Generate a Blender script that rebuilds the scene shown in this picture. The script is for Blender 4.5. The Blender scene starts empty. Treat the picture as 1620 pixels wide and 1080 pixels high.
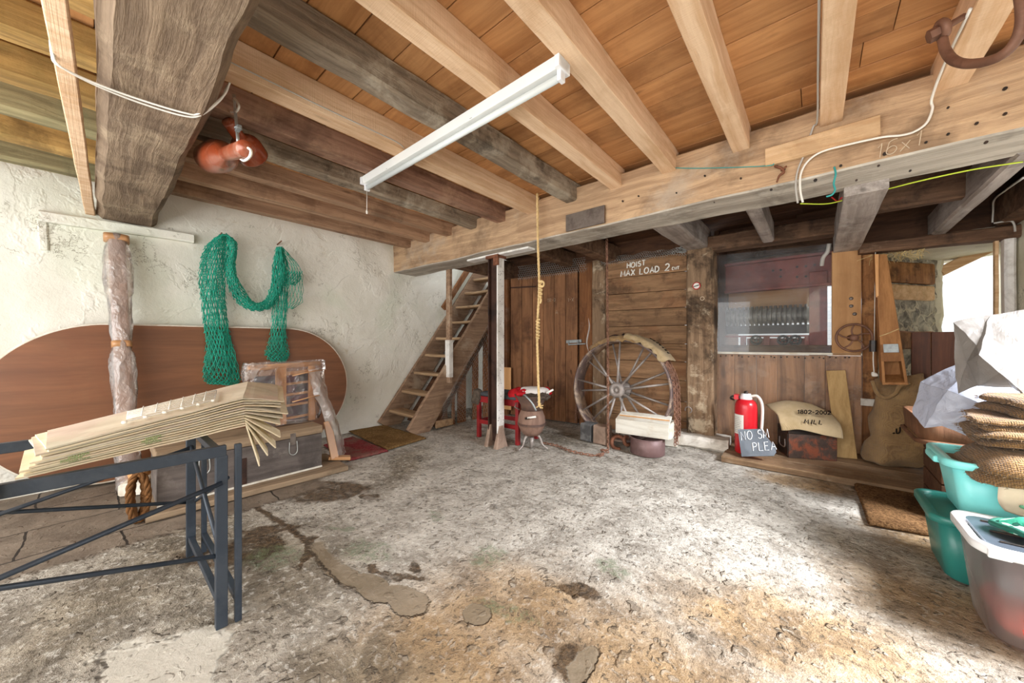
import bpy, bmesh, math, random
from mathutils import Vector as V, Matrix, Euler, noise
random.seed(7)
C = bpy.context.scene.collection
PI = math.pi
R = math.radians
# ---------------------------------------------------------------- camera model used to measure the room
F = 560.0
FW_ = V((-0.6508, 0.7593, 0)); RT = V((0.7593, 0.6508, 0)); UP = V((0, 0, 1)); CAM = V((0, 0, 1.2))
def ray(px, py): return FW_ + RT * ((px - 810) / F) + UP * ((540 - py) / F)
def onx(px, py, x): d = ray(px, py); return CAM + d * (x / d.x)
def ony(px, py, y): d = ray(px, py); return CAM + d * (y / d.y)
def onz(px, py, z=0.0): d = ray(px, py); return CAM + d * ((z - 1.2) / d.z)
def onl(px, py, a, b, off=0.0):            # vertical plane y = a + b x - off
    d = ray(px, py); return CAM + d * ((a - off) / (d.y - b * d.x))
def far(px, py, off=0.0): return onl(px, py, 4.78, 0.10, off)
def pan(px, py, off=0.0): return onl(px, py, 5.0, 0.20, off)
def fary(x): return 4.78 + 0.1 * x
def pany(x): return 5.0 + 0.2 * x

# ---------------------------------------------------------------- mesh builder
class MB:
    def __init__(s): s.v = []; s.f = []; s.r = []; s.m = []; s.mi = 0
    def add(s, vs, fs, rnd=None):
        o = len(s.v); r = random.random() if rnd is None else rnd
        s.v += [V(p) for p in vs]; s.r += [r] * len(vs)
        s.f += [tuple(i + o for i in f) for f in fs]; s.m += [s.mi] * len(fs)
        return s
    def box(s, c, d, rot=None, rnd=None):
        c = V(c); hx, hy, hz = d[0] / 2, d[1] / 2, d[2] / 2
        M = rot.to_matrix() if isinstance(rot, Euler) else rot
        vs = [V((x, y, z)) for z in (-hz, hz) for y in (-hy, hy) for x in (-hx, hx)]
        vs = [c + (M @ p if M else p) for p in vs]
        return s.add(vs, [(0, 2, 3, 1), (4, 5, 7, 6), (0, 1, 5, 4), (2, 6, 7, 3), (0, 4, 6, 2), (1, 3, 7, 5)], rnd)
    def bx(s, x0, x1, y0, y1, z0, z1, rnd=None):
        return s.box(((x0 + x1) / 2, (y0 + y1) / 2, (z0 + z1) / 2), (abs(x1 - x0), abs(y1 - y0), abs(z1 - z0)), None, rnd)
    def bar(s, p0, p1, w, h, up=UP, rnd=None):
        p0 = V(p0); p1 = V(p1); d = (p1 - p0); L = d.length; d.normalize()
        up = V(up)
        if abs(d.dot(up)) > .98: up = V((0, 1, 0))
        x = d.cross(up).normalized(); z = x.cross(d).normalized()
        M = Matrix((x, d, z)).transposed()
        return s.box((p0 + p1) / 2, (w, L, h), M, rnd)
    def rough(s, p0, p1, w, h, up=UP, amp=.006, ch=.012, step=.12, freq=3.0, seed=0, w1=None, h1=None, bow=0.0, rnd=None):
        """hewn timber: rectangular ring lofted along p0-p1 with worn edges"""
        p0 = V(p0); p1 = V(p1); d = p1 - p0; L = d.length; d.normalize(); up = V(up)
        if abs(d.dot(up)) > .98: up = V((0, 1, 0))
        x = d.cross(up).normalized(); z = x.cross(d).normalized()
        n = max(2, int(L / step)); w1 = w1 or w; h1 = h1 or h
        rings = []
        sd = V((seed * 7.31, seed * 3.7, seed * 1.9))
        for i in range(n + 1):
            t = i / n; W = (w + (w1 - w) * t) / 2; H = (h + (h1 - h) * t) / 2
            c = ch
            pts = []
            for (ax, az, bx_, bz) in ((-W + c, -H, W - c, -H), (W, -H + c, W, H - c), (W - c, H, -W + c, H), (-W, H - c, -W, -H + c)):
                for k in range(4):
                    q = k / 3; pts.append((ax + (bx_ - ax) * q, az + (bz - az) * q))
            base = p0 + d * (L * t) + z * (bow * math.sin(PI * t))
            ring = []
            for (a, b) in pts:
                p = base + x * a + z * b
                nv = noise.noise_vector(p * freq + sd) * amp + noise.noise_vector(p * freq * 3.1 + sd) * amp * .35
                nv -= d * nv.dot(d)
                ring.append(p + nv)
            rings.append(ring)
        return s.loft(rings, True, rnd)
    def loft(s, rings, caps=True, rnd=None, closed=True):
        n = len(rings[0]); vs = [p for r_ in rings for p in r_]; fs = []
        for i in range(len(rings) - 1):
            for k in range(n if closed else n - 1):
                a = i * n + k; b = i * n + (k + 1) % n
                fs.append((a, b, b + n, a + n))
        if caps:
            fs.append(tuple(reversed(range(n)))); fs.append(tuple(range((len(rings) - 1) * n, len(rings) * n)))
        return s.add(vs, fs, rnd)
    def tube(s, pts, r, seg=8, caps=True, closed=False, rnd=None, flat=1.0):
        pts = [V(p) for p in pts]; n = len(pts); rs = r if isinstance(r, (list, tuple)) else [r] * n
        t0 = (pts[1] - pts[0]).normalized(); a = V((0, 0, 1)) if abs(t0.z) < .9 else V((1, 0, 0))
        u = t0.cross(a).normalized(); rings = []
        for i in range(n):
            if closed: t = (pts[(i + 1) % n] - pts[i - 1])
            else: t = pts[min(i + 1, n - 1)] - pts[max(i - 1, 0)]
            if t.length < 1e-9: t = t0
            t = t.normalized(); u = (u - t * u.dot(t))
            if u.length < 1e-6: u = t.orthogonal()
            u.normalize(); w = t.cross(u)
            rings.append([pts[i] + (u * math.cos(2 * PI * k / seg) + w * math.sin(2 * PI * k / seg) * flat) * rs[i] for k in range(seg)])
        if closed: rings.append(rings[0]); return s.loft(rings, False, rnd)
        return s.loft(rings, caps, rnd)
    def lathe(s, prof, c=(0, 0, 0), axis=(0, 0, 1), seg=24, caps=False, rnd=None, fn=None):
        c = V(c); ax = V(axis).normalized(); u = ax.orthogonal().normalized(); w = ax.cross(u); rings = []
        for (r_, z) in prof:
            ring = []
            for k in range(seg):
                a = 2 * PI * k / seg; rr = max(r_, 1e-4)
                if fn: rr, zz = fn(rr, z, a)
                else: zz = z
                ring.append(c + ax * zz + (u * math.cos(a) + w * math.sin(a)) * rr)
            rings.append(ring)
        return s.loft(rings, caps, rnd)
    def prism(s, poly, ext, rnd=None):
        poly = [V(p) for p in poly]; ext = V(ext); n = len(poly)
        vs = poly + [p + ext for p in poly]
        fs = [tuple(range(n)), tuple(range(2 * n - 1, n - 1, -1))] + [(i, i + n, (i + 1) % n + n, (i + 1) % n) for i in range(n)]
        return s.add(vs, fs, rnd)
    def grid(s, fn, nu, nv, rnd=None):
        vs = [fn(i / nu, j / nv) for j in range(nv + 1) for i in range(nu + 1)]
        fs = [(j * (nu + 1) + i, j * (nu + 1) + i + 1, (j + 1) * (nu + 1) + i + 1, (j + 1) * (nu + 1) + i) for j in range(nv) for i in range(nu)]
        return s.add(vs, fs, rnd)
    def torus(s, c, Rr, r, nrm=(0, 0, 1), seg=24, sub=8, rnd=None, arc=2 * PI, a0=0, sx=1, u=None):
        c = V(c); ax = V(nrm).normalized(); u = (V(u) if u is not None else ax.orthogonal()).normalized(); w = ax.cross(u)
        full = abs(arc - 2 * PI) < 1e-6
        k = seg if full else seg + 1
        pts = [c + u * math.cos(a0 + arc * i / seg) * Rr * sx + w * math.sin(a0 + arc * i / seg) * Rr for i in range(k)]
        return s.tube(pts, r, sub, True, full, rnd)
    def pillow(s, c, a, b, h, rot=0, e=.55, nu=28, nv=14, amp=.01, freq=7, seed=0, droop=0, tilt=None, rnd=None, vp=.55):
        M = Euler((0, 0, rot)).to_matrix(); c = V(c)
        if tilt: M = M @ Euler(tilt).to_matrix()
        def sg(x, p): return math.copysign(abs(x) ** p, x)
        rings = []
        for j in range(nv + 1):
            ph = -PI / 2 + PI * j / nv; ring = []
            cp = max(abs(math.cos(ph)), 1e-3) ** vp
            for i in range(nu):
                th = 2 * PI * i / nu
                x = a * cp * sg(math.cos(th), e); y = b * cp * sg(math.sin(th), e); z = h * sg(math.sin(ph), .9)
                p = V((x, y, z)); q = p + V((seed * 3.1, seed * 1.7, seed * .9))
                p += noise.noise_vector(q * freq) * amp
                p.z -= droop * ((x / a) ** 4 + (y / b) ** 4)
                ring.append(c + M @ p)
            rings.append(ring)
        return s.loft(rings, True, rnd)
    def rrect(s, rings, n=5, caps=True, rnd=None, rot=0, c=(0, 0)):
        """rings: (cx, cy, hx, hy, r, z)"""
        out = []
        cr, sr = math.cos(rot), math.sin(rot)
        for (cx, cy, hx, hy, r_, z) in rings:
            ring = []
            for (sx, sy, a0) in ((1, 1, 0), (-1, 1, PI / 2), (-1, -1, PI), (1, -1, 1.5 * PI)):
                for k in range(n + 1):
                    a = a0 + PI / 2 * k / n
                    x = sx * (hx - r_) + r_ * math.cos(a); y = sy * (hy - r_) + r_ * math.sin(a)
                    ring.append(V((cx + x * cr - y * sr, cy + x * sr + y * cr, z)))
            out.append(ring)
        return s.loft(out, caps, rnd)
    def chain(s, pts, pitch=.034, wire=.0045, w=.012, seg=10, sub=5):
        """links along a polyline"""
        pts = [V(p) for p in pts]; L = [0]
        for i in range(1, len(pts)): L.append(L[-1] + (pts[i] - pts[i - 1]).length)
        n = int(L[-1] / pitch); k = 0
        ref = V((.83, .41, .37))
        for i in range(n):
            d = (i + .5) * pitch
            while k < len(L) - 2 and L[k + 1] < d: k += 1
            t = (pts[k + 1] - pts[k]).normalized(); p = pts[k] + t * (d - L[k])
            a = t.cross(ref)
            a.normalize(); b = t.cross(a)
            nrm = (a + b) if i % 2 else (a - b)
            s.torus(p, w, wire, nrm, seg, sub, None, sx=(pitch * .5 + wire * 1.25) / w, u=t)
        return s
    def finish(s, name, origin=V((0, 0, 0)), smooth=False, mats=()):
        me = bpy.data.meshes.new(name)
        me.from_pydata([tuple(p - origin) for p in s.v], [], s.f)
        at = me.attributes.new('rnd', 'FLOAT', 'POINT'); at.data.foreach_set('value', s.r)
        for m in mats: me.materials.append(m)
        if s.m and max(s.m) > 0: me.polygons.foreach_set('material_index', s.m)
        bm = bmesh.new(); bm.from_mesh(me); bmesh.ops.recalc_face_normals(bm, faces=bm.faces); bm.to_mesh(me); bm.free()
        if smooth: me.polygons.foreach_set('use_smooth', [True] * len(me.polygons))
        me.update(); return me
    def base(s):
        lo = V([min(p[i] for p in s.v) for i in range(3)]); hi = V([max(p[i] for p in s.v) for i in range(3)])
        return V(((lo.x + hi.x) / 2, (lo.y + hi.y) / 2, lo.z))

def _mods(o, bev, sub, solid, ang=35):
    if solid:
        m = o.modifiers.new('s', 'SOLIDIFY'); m.thickness = solid; m.offset = 0
    if bev:
        m = o.modifiers.new('b', 'BEVEL'); m.width = bev; m.segments = 2; m.limit_method = 'ANGLE'; m.angle_limit = R(ang)
    if sub:
        m = o.modifiers.new('d', 'SUBSURF'); m.levels = sub; m.render_levels = sub
def tag(o, label=None, cat=None, group=None, kind=None):
    if label: o['label'] = label
    if cat: o['category'] = cat
    if group: o['group'] = group
    if kind: o['kind'] = kind
    return o
def thing(name, label, cat, loc, group=None, kind=None):
    o = bpy.data.objects.new(name, None); o.empty_display_size = .1; C.objects.link(o); o.location = V(loc)
    return tag(o, label, cat, group, kind)
def _root(o):
    while o.parent: o = o.parent
    return o
def part(name, mb, mat, parent, smooth=False, bev=0, sub=0, solid=0, label=None, kind=None):
    og = V(_root(parent).location)
    me = mb.finish(name, og, smooth, mat if isinstance(mat, (list, tuple)) else [mat])
    o = bpy.data.objects.new(name, me); C.objects.link(o); o.parent = parent
    _mods(o, bev, sub, solid)
    return tag(o, label, kind=kind)
def single(name, mb, mat, label, cat, smooth=False, bev=0, sub=0, solid=0, group=None, kind=None, loc=None):
    og = V(loc) if loc is not None else mb.base()
    me = mb.finish(name, og, smooth, mat if isinstance(mat, (list, tuple)) else [mat])
    o = bpy.data.objects.new(name, me); C.objects.link(o); o.location = og
    _mods(o, bev, sub, solid)
    return tag(o, label, cat, group, kind)
def struct(name, mb, mat, smooth=False, bev=0, sub=0, solid=0, label=None, cat=None):
    o = single(name, mb, mat, label, cat, smooth, bev, sub, solid, kind='structure', loc=(0, 0, 0))
    return o
def lerp(a, b, t): return a + (b - a) * t
def smoothpath(pts, n=8):
    """Catmull-Rom through the points"""
    pts = [V(p) for p in pts]; out = []
    P = [pts[0] * 2 - pts[1]] + pts + [pts[-1] * 2 - pts[-2]]
    for i in range(1, len(P) - 2):
        for k in range(n):
            t = k / n; a, b, c, d = P[i - 1], P[i], P[i + 1], P[i + 2]
            out.append(.5 * ((2 * b) + (c - a) * t + (2 * a - 5 * b + 4 * c - d) * t * t + (3 * b - a - 3 * c + d) * t ** 3))
    out.append(pts[-1]); return out
def surf(rows, nu=6, nv=6):
    """smooth surface through rows of control points -> function(u, v)"""
    rr = [smoothpath(r, nu) for r in rows]
    cols = [smoothpath([r[i] for r in rr], nv) for i in range(len(rr[0]))]
    return cols                                   # cols[i][j]
def add_surf(mb, rows, nu=6, nv=6, amp=0, freq=8, seed=0):
    cols = surf(rows, nu, nv); I = len(cols); J = len(cols[0])
    def fn(u, v):
        p = cols[int(round(u * (I - 1)))][int(round(v * (J - 1)))]
        if amp: p = p + noise.noise_vector(p * freq + V((seed, seed * 2, 0))) * amp
        return p
    return mb.grid(fn, I - 1, J - 1)

# ---------------------------------------------------------------- stroke lettering
def _arc(cx, cy, rx, ry, a0, a1, n=10): return [(cx + rx * math.cos(R(a0 + (a1 - a0) * i / n)), cy + ry * math.sin(R(a0 + (a1 - a0) * i / n))) for i in range(n + 1)]
GL = {
 'H': (.7, [[(0, 0), (0, 1)], [(.6, 0), (.6, 1)], [(0, .5), (.6, .5)]]),
 'O': (.8, [_arc(.36, .5, .36, .5, 90, 450, 16)]), '0': (.62, [_arc(.26, .5, .26, .5, 90, 450, 14)]),
 'I': (.25, [[(.08, 0), (.08, 1)]]), '1': (.35, [[(0, .75), (.18, 1), (.18, 0)]]),
 'S': (.62, [_arc(.28, .74, .24, .24, 40, 250, 10) + _arc(.26, .26, .26, .26, 80, -150, 10)]),
 'T': (.68, [[(0, 1), (.64, 1)], [(.32, 1), (.32, 0)]]),
 'M': (.85, [[(0, 0), (.08, 1), (.38, .25), (.68, 1), (.76, 0)]]),
 'A': (.72, [[(0, 0), (.32, 1), (.64, 0)], [(.12, .36), (.52, .36)]]),
 'X': (.7, [[(0, 0), (.6, 1)], [(0, 1), (.6, 0)]]), 'x': (.55, [[(0, 0), (.42, .6)], [(0, .6), (.42, 0)]]),
 'L': (.6, [[(0, 1), (0, 0), (.5, 0)]]),
 'D': (.75, [[(0, 0), (0, 1)] + _arc(.12, .5, .5, .5, 90, -90, 10) + [(0, 0)]]),
 '2': (.68, [_arc(.28, .72, .27, .28, 160, -40, 9) + [(0, 0), (.58, .02)]]),
 'C': (.6, [_arc(.3, .5, .3, .5, 50, 310, 10)]),
 'W': (.8, [[(0, 1), (.16, 0), (.36, .8), (.54, 0), (.72, 1)]]),
 'N': (.72, [[(0, 0), (0, 1), (.6, 0), (.6, 1)]]),
 'P': (.62, [[(0, 0), (0, 1)] + _arc(.15, .74, .35, .26, 90, -90, 8) + [(0, .48)]]),
 'E': (.6, [[(.5, 1), (0, 1), (0, 0), (.5, 0)], [(0, .52), (.42, .52)]]),
 '8': (.6, [_arc(.26, .76, .21, .24, -90, 270, 12), _arc(.26, .27, .26, .27, 90, 450, 12)]),
 '6': (.6, [_arc(.34, .8, .3, .2, 60, 150, 5) + _arc(.26, .28, .26, .28, 160, 520, 14)]),
 'U': (.7, [[(0, 1), (0, .3)] + _arc(.28, .3, .28, .3, 180, 360, 8) + [(.56, 1)]]),
 '-': (.45, [[(.02, .45), (.34, .45)]]), '.': (.2, [[(.02, 0), (.08, .06)]]), ' ': (.5, []),
 'R': (.65, [[(0, 0), (0, 1)] + _arc(.15, .74, .35, .26, 90, -90, 8) + [(0, .48), (.52, 0)]]),
 '/': (.4, [[(0, 0), (.3, 1)]]),
}
def lettering(mb, txt, o, rv, uv, h, r=.006, nrm=None, sp=1.0, wob=.03, flat=1.0, wsc=1.0):
    """strokes of txt from origin o; rv / uv unit vectors, h letter height"""
    x = 0; o = V(o); rv = V(rv).normalized(); uv = V(uv).normalized()
    for ch in txt:
        w, strokes = GL[ch]
        for st in strokes:
            dx = random.uniform(-wob, wob); dy = random.uniform(-wob, wob)
            pts = [o + rv * ((x + a + dx) * h * wsc) + uv * ((b + dy) * h) for a, b in st]
            if len(pts) > 1: mb.tube(pts, r, 6, True)
        x += (w + .14) * sp
    return x * h * wsc
# ---------------------------------------------------------------- materials
def lin(h):
    if not isinstance(h, str): return tuple(h) + ((1,) if len(h) == 3 else ())
    h = h.lstrip('#'); o = []
    for i in (0, 2, 4):
        c = int(h[i:i + 2], 16) / 255; o.append(c / 12.92 if c <= .04045 else ((c + .055) / 1.055) ** 2.4)
    return tuple(o) + (1,)
class MT:
    def __init__(s, name, rough=.7, spec=.3, metal=0):
        s.m = bpy.data.materials.new(name); s.m.use_nodes = True; s.t = s.m.node_tree; s.n = s.t.nodes
        s.p = s.n['Principled BSDF']; s.p.inputs['Roughness'].default_value = rough
        s.p.inputs['Specular IOR Level'].default_value = spec; s.p.inputs['Metallic'].default_value = metal
        s._oc = None
    def put(s, sock, v):
        if isinstance(v, bpy.types.NodeSocket): s.t.links.new(v, sock)
        elif v is not None:
            if isinstance(v, str): v = lin(v)
            sock.default_value = v
    def node(s, typ, ins=None, out=0, **props):
        n = s.n.new('ShaderNode' + typ)
        for k, v in props.items(): setattr(n, k, v)
        for k, v in (ins or {}).items(): s.put(n.inputs[k], v)
        return n.outputs[out]
    def oc(s):
        if s._oc is None: s._oc = s.n.new('ShaderNodeTexCoord').outputs['Object']
        return s._oc
    def rnd(s):
        a = s.node('Attribute', out='Fac', attribute_name='rnd')
        i = s.node('ObjectInfo', out='Random')
        return s.math('FRACT', s.math('ADD', a, i))
    def math(s, op, a, b=0.0, c=0.0, clamp=False): return s.node('Math', {0: a, 1: b, 2: c}, operation=op, use_clamp=clamp)
    def vmath(s, op, a, b=(0, 0, 0), out=0): return s.node('VectorMath', {0: a, 1: b}, out, operation=op)
    def map(s, v, scale=(1, 1, 1), loc=(0, 0, 0), rot=(0, 0, 0)): return s.node('Mapping', {'Vector': v, 'Scale': scale, 'Location': loc, 'Rotation': rot})
    def noise(s, v, scale=5, detail=4, rough=.6, dist=0, w=None, col=False):
        ins = {'Vector': v, 'Scale': scale, 'Detail': detail, 'Roughness': rough, 'Distortion': dist}
        kw = {}
        if w is not None: kw['noise_dimensions'] = '4D'
        n = s.n.new('ShaderNodeTexNoise')
        if w is not None: n.noise_dimensions = '4D'; s.put(n.inputs['W'], w)
        for k, x in ins.items(): s.put(n.inputs[k], x)
        return n.outputs['Color' if col else 'Fac']
    def vor(s, v, scale=5, feature='F1', out='Distance', rnd=1.0): return s.node('TexVoronoi', {'Vector': v, 'Scale': scale, 'Randomness': rnd}, out, feature=feature)
    def step(s, v, a, b, lo=0.0, hi=1.0): return s.node('MapRange', {'Value': v, 'From Min': a, 'From Max': b, 'To Min': lo, 'To Max': hi}, interpolation_type='SMOOTHSTEP')
    def mix(s, f, a, b, mode='MIX'):
        n = s.n.new('ShaderNodeMix'); n.data_type = 'RGBA'; n.blend_type = mode; n.clamp_factor = True
        s.put(n.inputs[0], f)
        for i, x in ((6, a), (7, b)): s.put(n.inputs[i], x)
        return n.outputs[2]
    def bright(s, col, k): return s.node('HueSaturation', {'Color': col, 'Value': k})
    def bump(s, h, strength=.4, dist=.01, nrm=None): return s.node('Bump', {'Height': h, 'Strength': strength, 'Distance': dist, 'Normal': nrm})
    def color(s, c): s.put(s.p.inputs['Base Color'], c); return s
    def normal(s, n): s.put(s.p.inputs['Normal'], n); return s

AX = {'X': 0, 'Y': 1, 'Z': 2}
def wood(name, c1, c2, axis='Y', sc=1.0, rough=.75, bump=.35, var=.22, stain=None, stain2=None, knots=.6, saw=0.0, spec=.25):
    """c1 light, c2 dark grain; stain = (colour, amount, scale); saw = cross-grain saw marks"""
    m = MT(name, rough, spec); oc = m.oc(); r = m.rnd()
    S = [15 * sc] * 3; S[AX[axis]] = .7 * sc
    w = m.math('MULTIPLY', r, 37.0)
    v = m.map(oc, tuple(S))
    warp = m.noise(oc, 2.2 * sc, 2, .5, 0, w, True)
    v2 = m.vmath('ADD', v, m.vmath('MULTIPLY', warp, (1.1, 1.1, 1.1)))
    g = m.noise(v2, 1.5, 6, .66, .35, w)
    fine = m.noise(m.map(oc, tuple(x * 7 for x in S)), 1.5, 3, .7, 0, w)
    f = m.math('ADD', m.math('MULTIPLY', m.step(g, .32, .68), .7), m.math('MULTIPLY', fine, .5))
    col = m.mix(f, c2, c1)
    if knots:
        K = [5.5 * sc] * 3; K[AX[axis]] = 1.6 * sc
        kd = m.vor(m.vmath('ADD', m.map(oc, tuple(K)), m.vmath('MULTIPLY', warp, (.5, .5, .5))), 1.0)
        col = m.mix(m.math('MULTIPLY', m.step(kd, .10, .03), knots), col, m.bright(m.mix(0, c2, c2), .45))
    if stain:
        sn = m.noise(oc, stain[2], 6, .68, .5, w)
        col = m.mix(m.math('MULTIPLY', m.step(sn, .48, .64), stain[1]), col, stain[0])
    if stain2:
        sn = m.noise(m.vmath('ADD', oc, (7.7, 3.1, 9.2)), stain2[2], 6, .7, .3, w)
        col = m.mix(m.math('MULTIPLY', m.step(sn, .52, .66), stain2[1]), col, stain2[0])
    col = m.bright(col, m.math('ADD', m.math('MULTIPLY', r, 2 * var), 1 - var))
    m.color(col)
    h = m.math('ADD', f, m.math('MULTIPLY', m.noise(oc, 45, 2), .5))
    if saw:
        A = [2.0] * 3; A[AX[axis]] = 170.0
        h = m.math('ADD', h, m.math('MULTIPLY', m.noise(m.map(oc, tuple(A)), 1, 2), saw))
    m.normal(m.bump(h, bump, .006))
    return m.m
def plain(name, c, rough=.5, metal=0, spec=.4, var=.12, dirt=None, sc=8, bump=.15, bsc=40):
    m = MT(name, rough, spec, metal); oc = m.oc()
    n = m.noise(oc, sc, 5, .65)
    col = m.bright(m.mix(0, c, c), m.step(n, .25, .75, 1 - var, 1 + var))
    if dirt: col = m.mix(m.math('MULTIPLY', m.step(m.noise(m.vmath('ADD', oc, (3, 8, 5)), dirt[2], 6, .7, .4), .47, .62), dirt[1]), col, dirt[0])
    m.color(col); m.normal(m.bump(m.noise(oc, bsc, 3), bump, .004)); return m.m

W = {}
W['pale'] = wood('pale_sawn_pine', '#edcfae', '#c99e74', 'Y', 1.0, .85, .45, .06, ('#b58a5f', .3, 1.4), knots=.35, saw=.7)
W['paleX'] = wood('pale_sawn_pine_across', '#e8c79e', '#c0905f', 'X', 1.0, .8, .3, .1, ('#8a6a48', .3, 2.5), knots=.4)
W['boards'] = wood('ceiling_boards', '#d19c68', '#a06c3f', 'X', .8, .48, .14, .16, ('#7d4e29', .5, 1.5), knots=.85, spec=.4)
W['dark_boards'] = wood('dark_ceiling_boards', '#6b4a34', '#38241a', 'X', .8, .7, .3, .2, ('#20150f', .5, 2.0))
W['grey_joist'] = wood('weathered_grey_joist', '#a0907c', '#5d5044', 'Y', 1.1, .85, .8, .1, ('#d8cdb8', .45, 3.5), ('#2c241e', .6, 4.0))
W['pink_joist'] = wood('aged_brown_joist', '#b58f78', '#6d4c3c', 'Y', 1.0, .8, .4, .14, ('#4a3227', .5, 2.0), ('#d2b090', .35, 3.0), saw=.4)
W['tan_joist'] = wood('tan_joist', '#bd9a7c', '#775742', 'Y', 1.0, .8, .4, .12, ('#4a3020', .45, 2.2), saw=.4)
W['moss_joist'] = wood('mossy_yellow_joist', '#b8955a', '#6f5530', 'Y', 1.0, .85, .45, .16, ('#7a7040', .4, 1.6), ('#3c2d18', .5, 2.4))
W['moss_joist_green'] = wood('mossy_green_joist', '#a09670', '#5c523a', 'Y', 1.0, .85, .45, .16, ('#7a8262', .4, 1.6), ('#332a1c', .5, 2.4))
W['old_beam'] = wood('old_brown_beam', '#9a856e', '#5a493b', 'X', .8, .85, .7, .05, ('#463427', .55, 2.6), ('#b3a085', .45, 4.0), knots=.8)
W['main_beam'] = wood('hewn_crossbeam', '#d0b08c', '#8a6c52', 'X', .8, .8, .6, .05, ('#5e4a3a', .55, 1.5), ('#bcae9c', .65, 1.1), knots=.9)
W['main_under'] = wood('weathered_grey_underside', '#c9c0b2', '#8a8074', 'X', .7, .85, .6, .05, ('#5f564c', .55, 1.6), ('#ded8cc', .5, 2.2), knots=.5)
W['far_boards'] = wood('wall_boards', '#a8825f', '#634a35', 'X', .8, .75, .4, .16, ('#8d5c3c', .4, 2.0), ('#3a271c', .6, 3.0))
W['vert_boards'] = wood('upright_boards', '#96653f', '#55321f', 'Z', .9, .7, .4, .2, ('#41281b', .5, 1.6), ('#a8917c', .35, 3.0), knots=.9)
W['door'] = wood('door_boards', '#a3734f', '#60402b', 'Z', .9, .6, .3, .14, ('#3d2216', .55, 1.3), ('#b07a50', .25, 5.0), knots=.9)
W['post'] = wood('worn_post', '#a2866a', '#5a4434', 'Z', .9, .85, .9, .08, ('#2b211a', .8, 2.6), ('#e0cdb0', .65, 5.0))
W['panel'] = wood('stained_panel', '#b98f6a', '#684b38', 'Z', .6, .42, .25, .1, ('#4a3428', .6, 2.2), ('#b7a390', .5, 2.8), spec=.5)
W['stair'] = wood('dusty_stair_wood', '#a98c72', '#6f5645', 'Y', .9, .85, .5, .1, ('#5e4535', .4, 3.0), ('#bfae98', .6, 2.2))
W['tread'] = wood('worn_tread', '#c0a27f', '#80634a', 'X', .9, .8, .4, .12, ('#a58c70', .5, 3.0))
W['grey_tie'] = wood('grey_tie_timber', '#b5aaa2', '#716760', 'Y', .8, .6, .5, .1, ('#4b423c', .5, 2.5), ('#d8d4cf', .5, 1.8))
W['dark_tie'] = wood('dark_tie_timber', '#7d5f49', '#3f2c21', 'X', .8, .8, .6, .15, ('#231a15', .6, 3.0), ('#a58c74', .3, 5.0))
W['tan_ply'] = wood('tan_plywood', '#c79a6b', '#a87a4e', 'Z', .5, .6, .1, .05, ('#9d7249', .4, 2.0), knots=.2)
W['rust_post'] = wood('rusty_brown_post', '#b07a4a', '#5b371f', 'Z', .8, .7, .7, .08, ('#2f1c12', .7, 5.0), ('#d19a62', .4, 4.0))
W['chute'] = wood('chute_wood', '#b98350', '#7f522c', 'Z', .7, .6, .25, .12, ('#6f4524', .45, 2.0), knots=.3)
W['mahogany'] = wood('mahogany_veneer', '#8a5a3a', '#603c26', 'Y', .35, .42, .04, .03, ('#774026', .3, 1.0), knots=0, spec=.5)
W['pine'] = wood('fresh_pine', '#e6b27c', '#c68b54', 'Z', .9, .6, .15, .1, knots=.5)
W['pineY'] = wood('fresh_pine_long', '#e6b27c', '#c68b54', 'Y', .9, .6, .15, .1, knots=.5)
W['plank'] = wood('pine_offcut', '#c7a571', '#9c7a4a', 'Z', .7, .7, .2, .1, ('#7d6038', .35, 2.0), knots=.9)
W['white_box'] = wood('bleached_boards', '#e6e2d6', '#c6beae', 'X', .8, .7, .3, .1, ('#b99c78', .4, 5.0), knots=.4)
W['trunk'] = wood('grey_trunk_boards', '#716863', '#433d3a', 'Y', .6, .6, .35, .06, ('#2f2a28', .45, 2.2), ('#a39a94', .35, 3.5), knots=.3)
W['trunk_lid'] = wood('brown_trunk_lid', '#a08a70', '#6b5947', 'Y', .6, .7, .35, .06, ('#5b4b3b', .5, 2.6))
W['brown_board'] = wood('dark_brown_board', '#6e4129', '#3c2114', 'Z', .6, .5, .25, .1, ('#2c1810', .5, 2.2), knots=.4)
W['tray'] = wood('brown_tray_wood', '#7d563c', '#4a301f', 'Z', .7, .6, .25, .14, ('#3a2214', .5, 2.5))
W['floor_board'] = wood('grimy_floor_boards', '#8f7356', '#5c4633', 'X', .7, .7, .4, .1, ('#4a3727', .5, 2.0), ('#a8977f', .4, 2.6))

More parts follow.
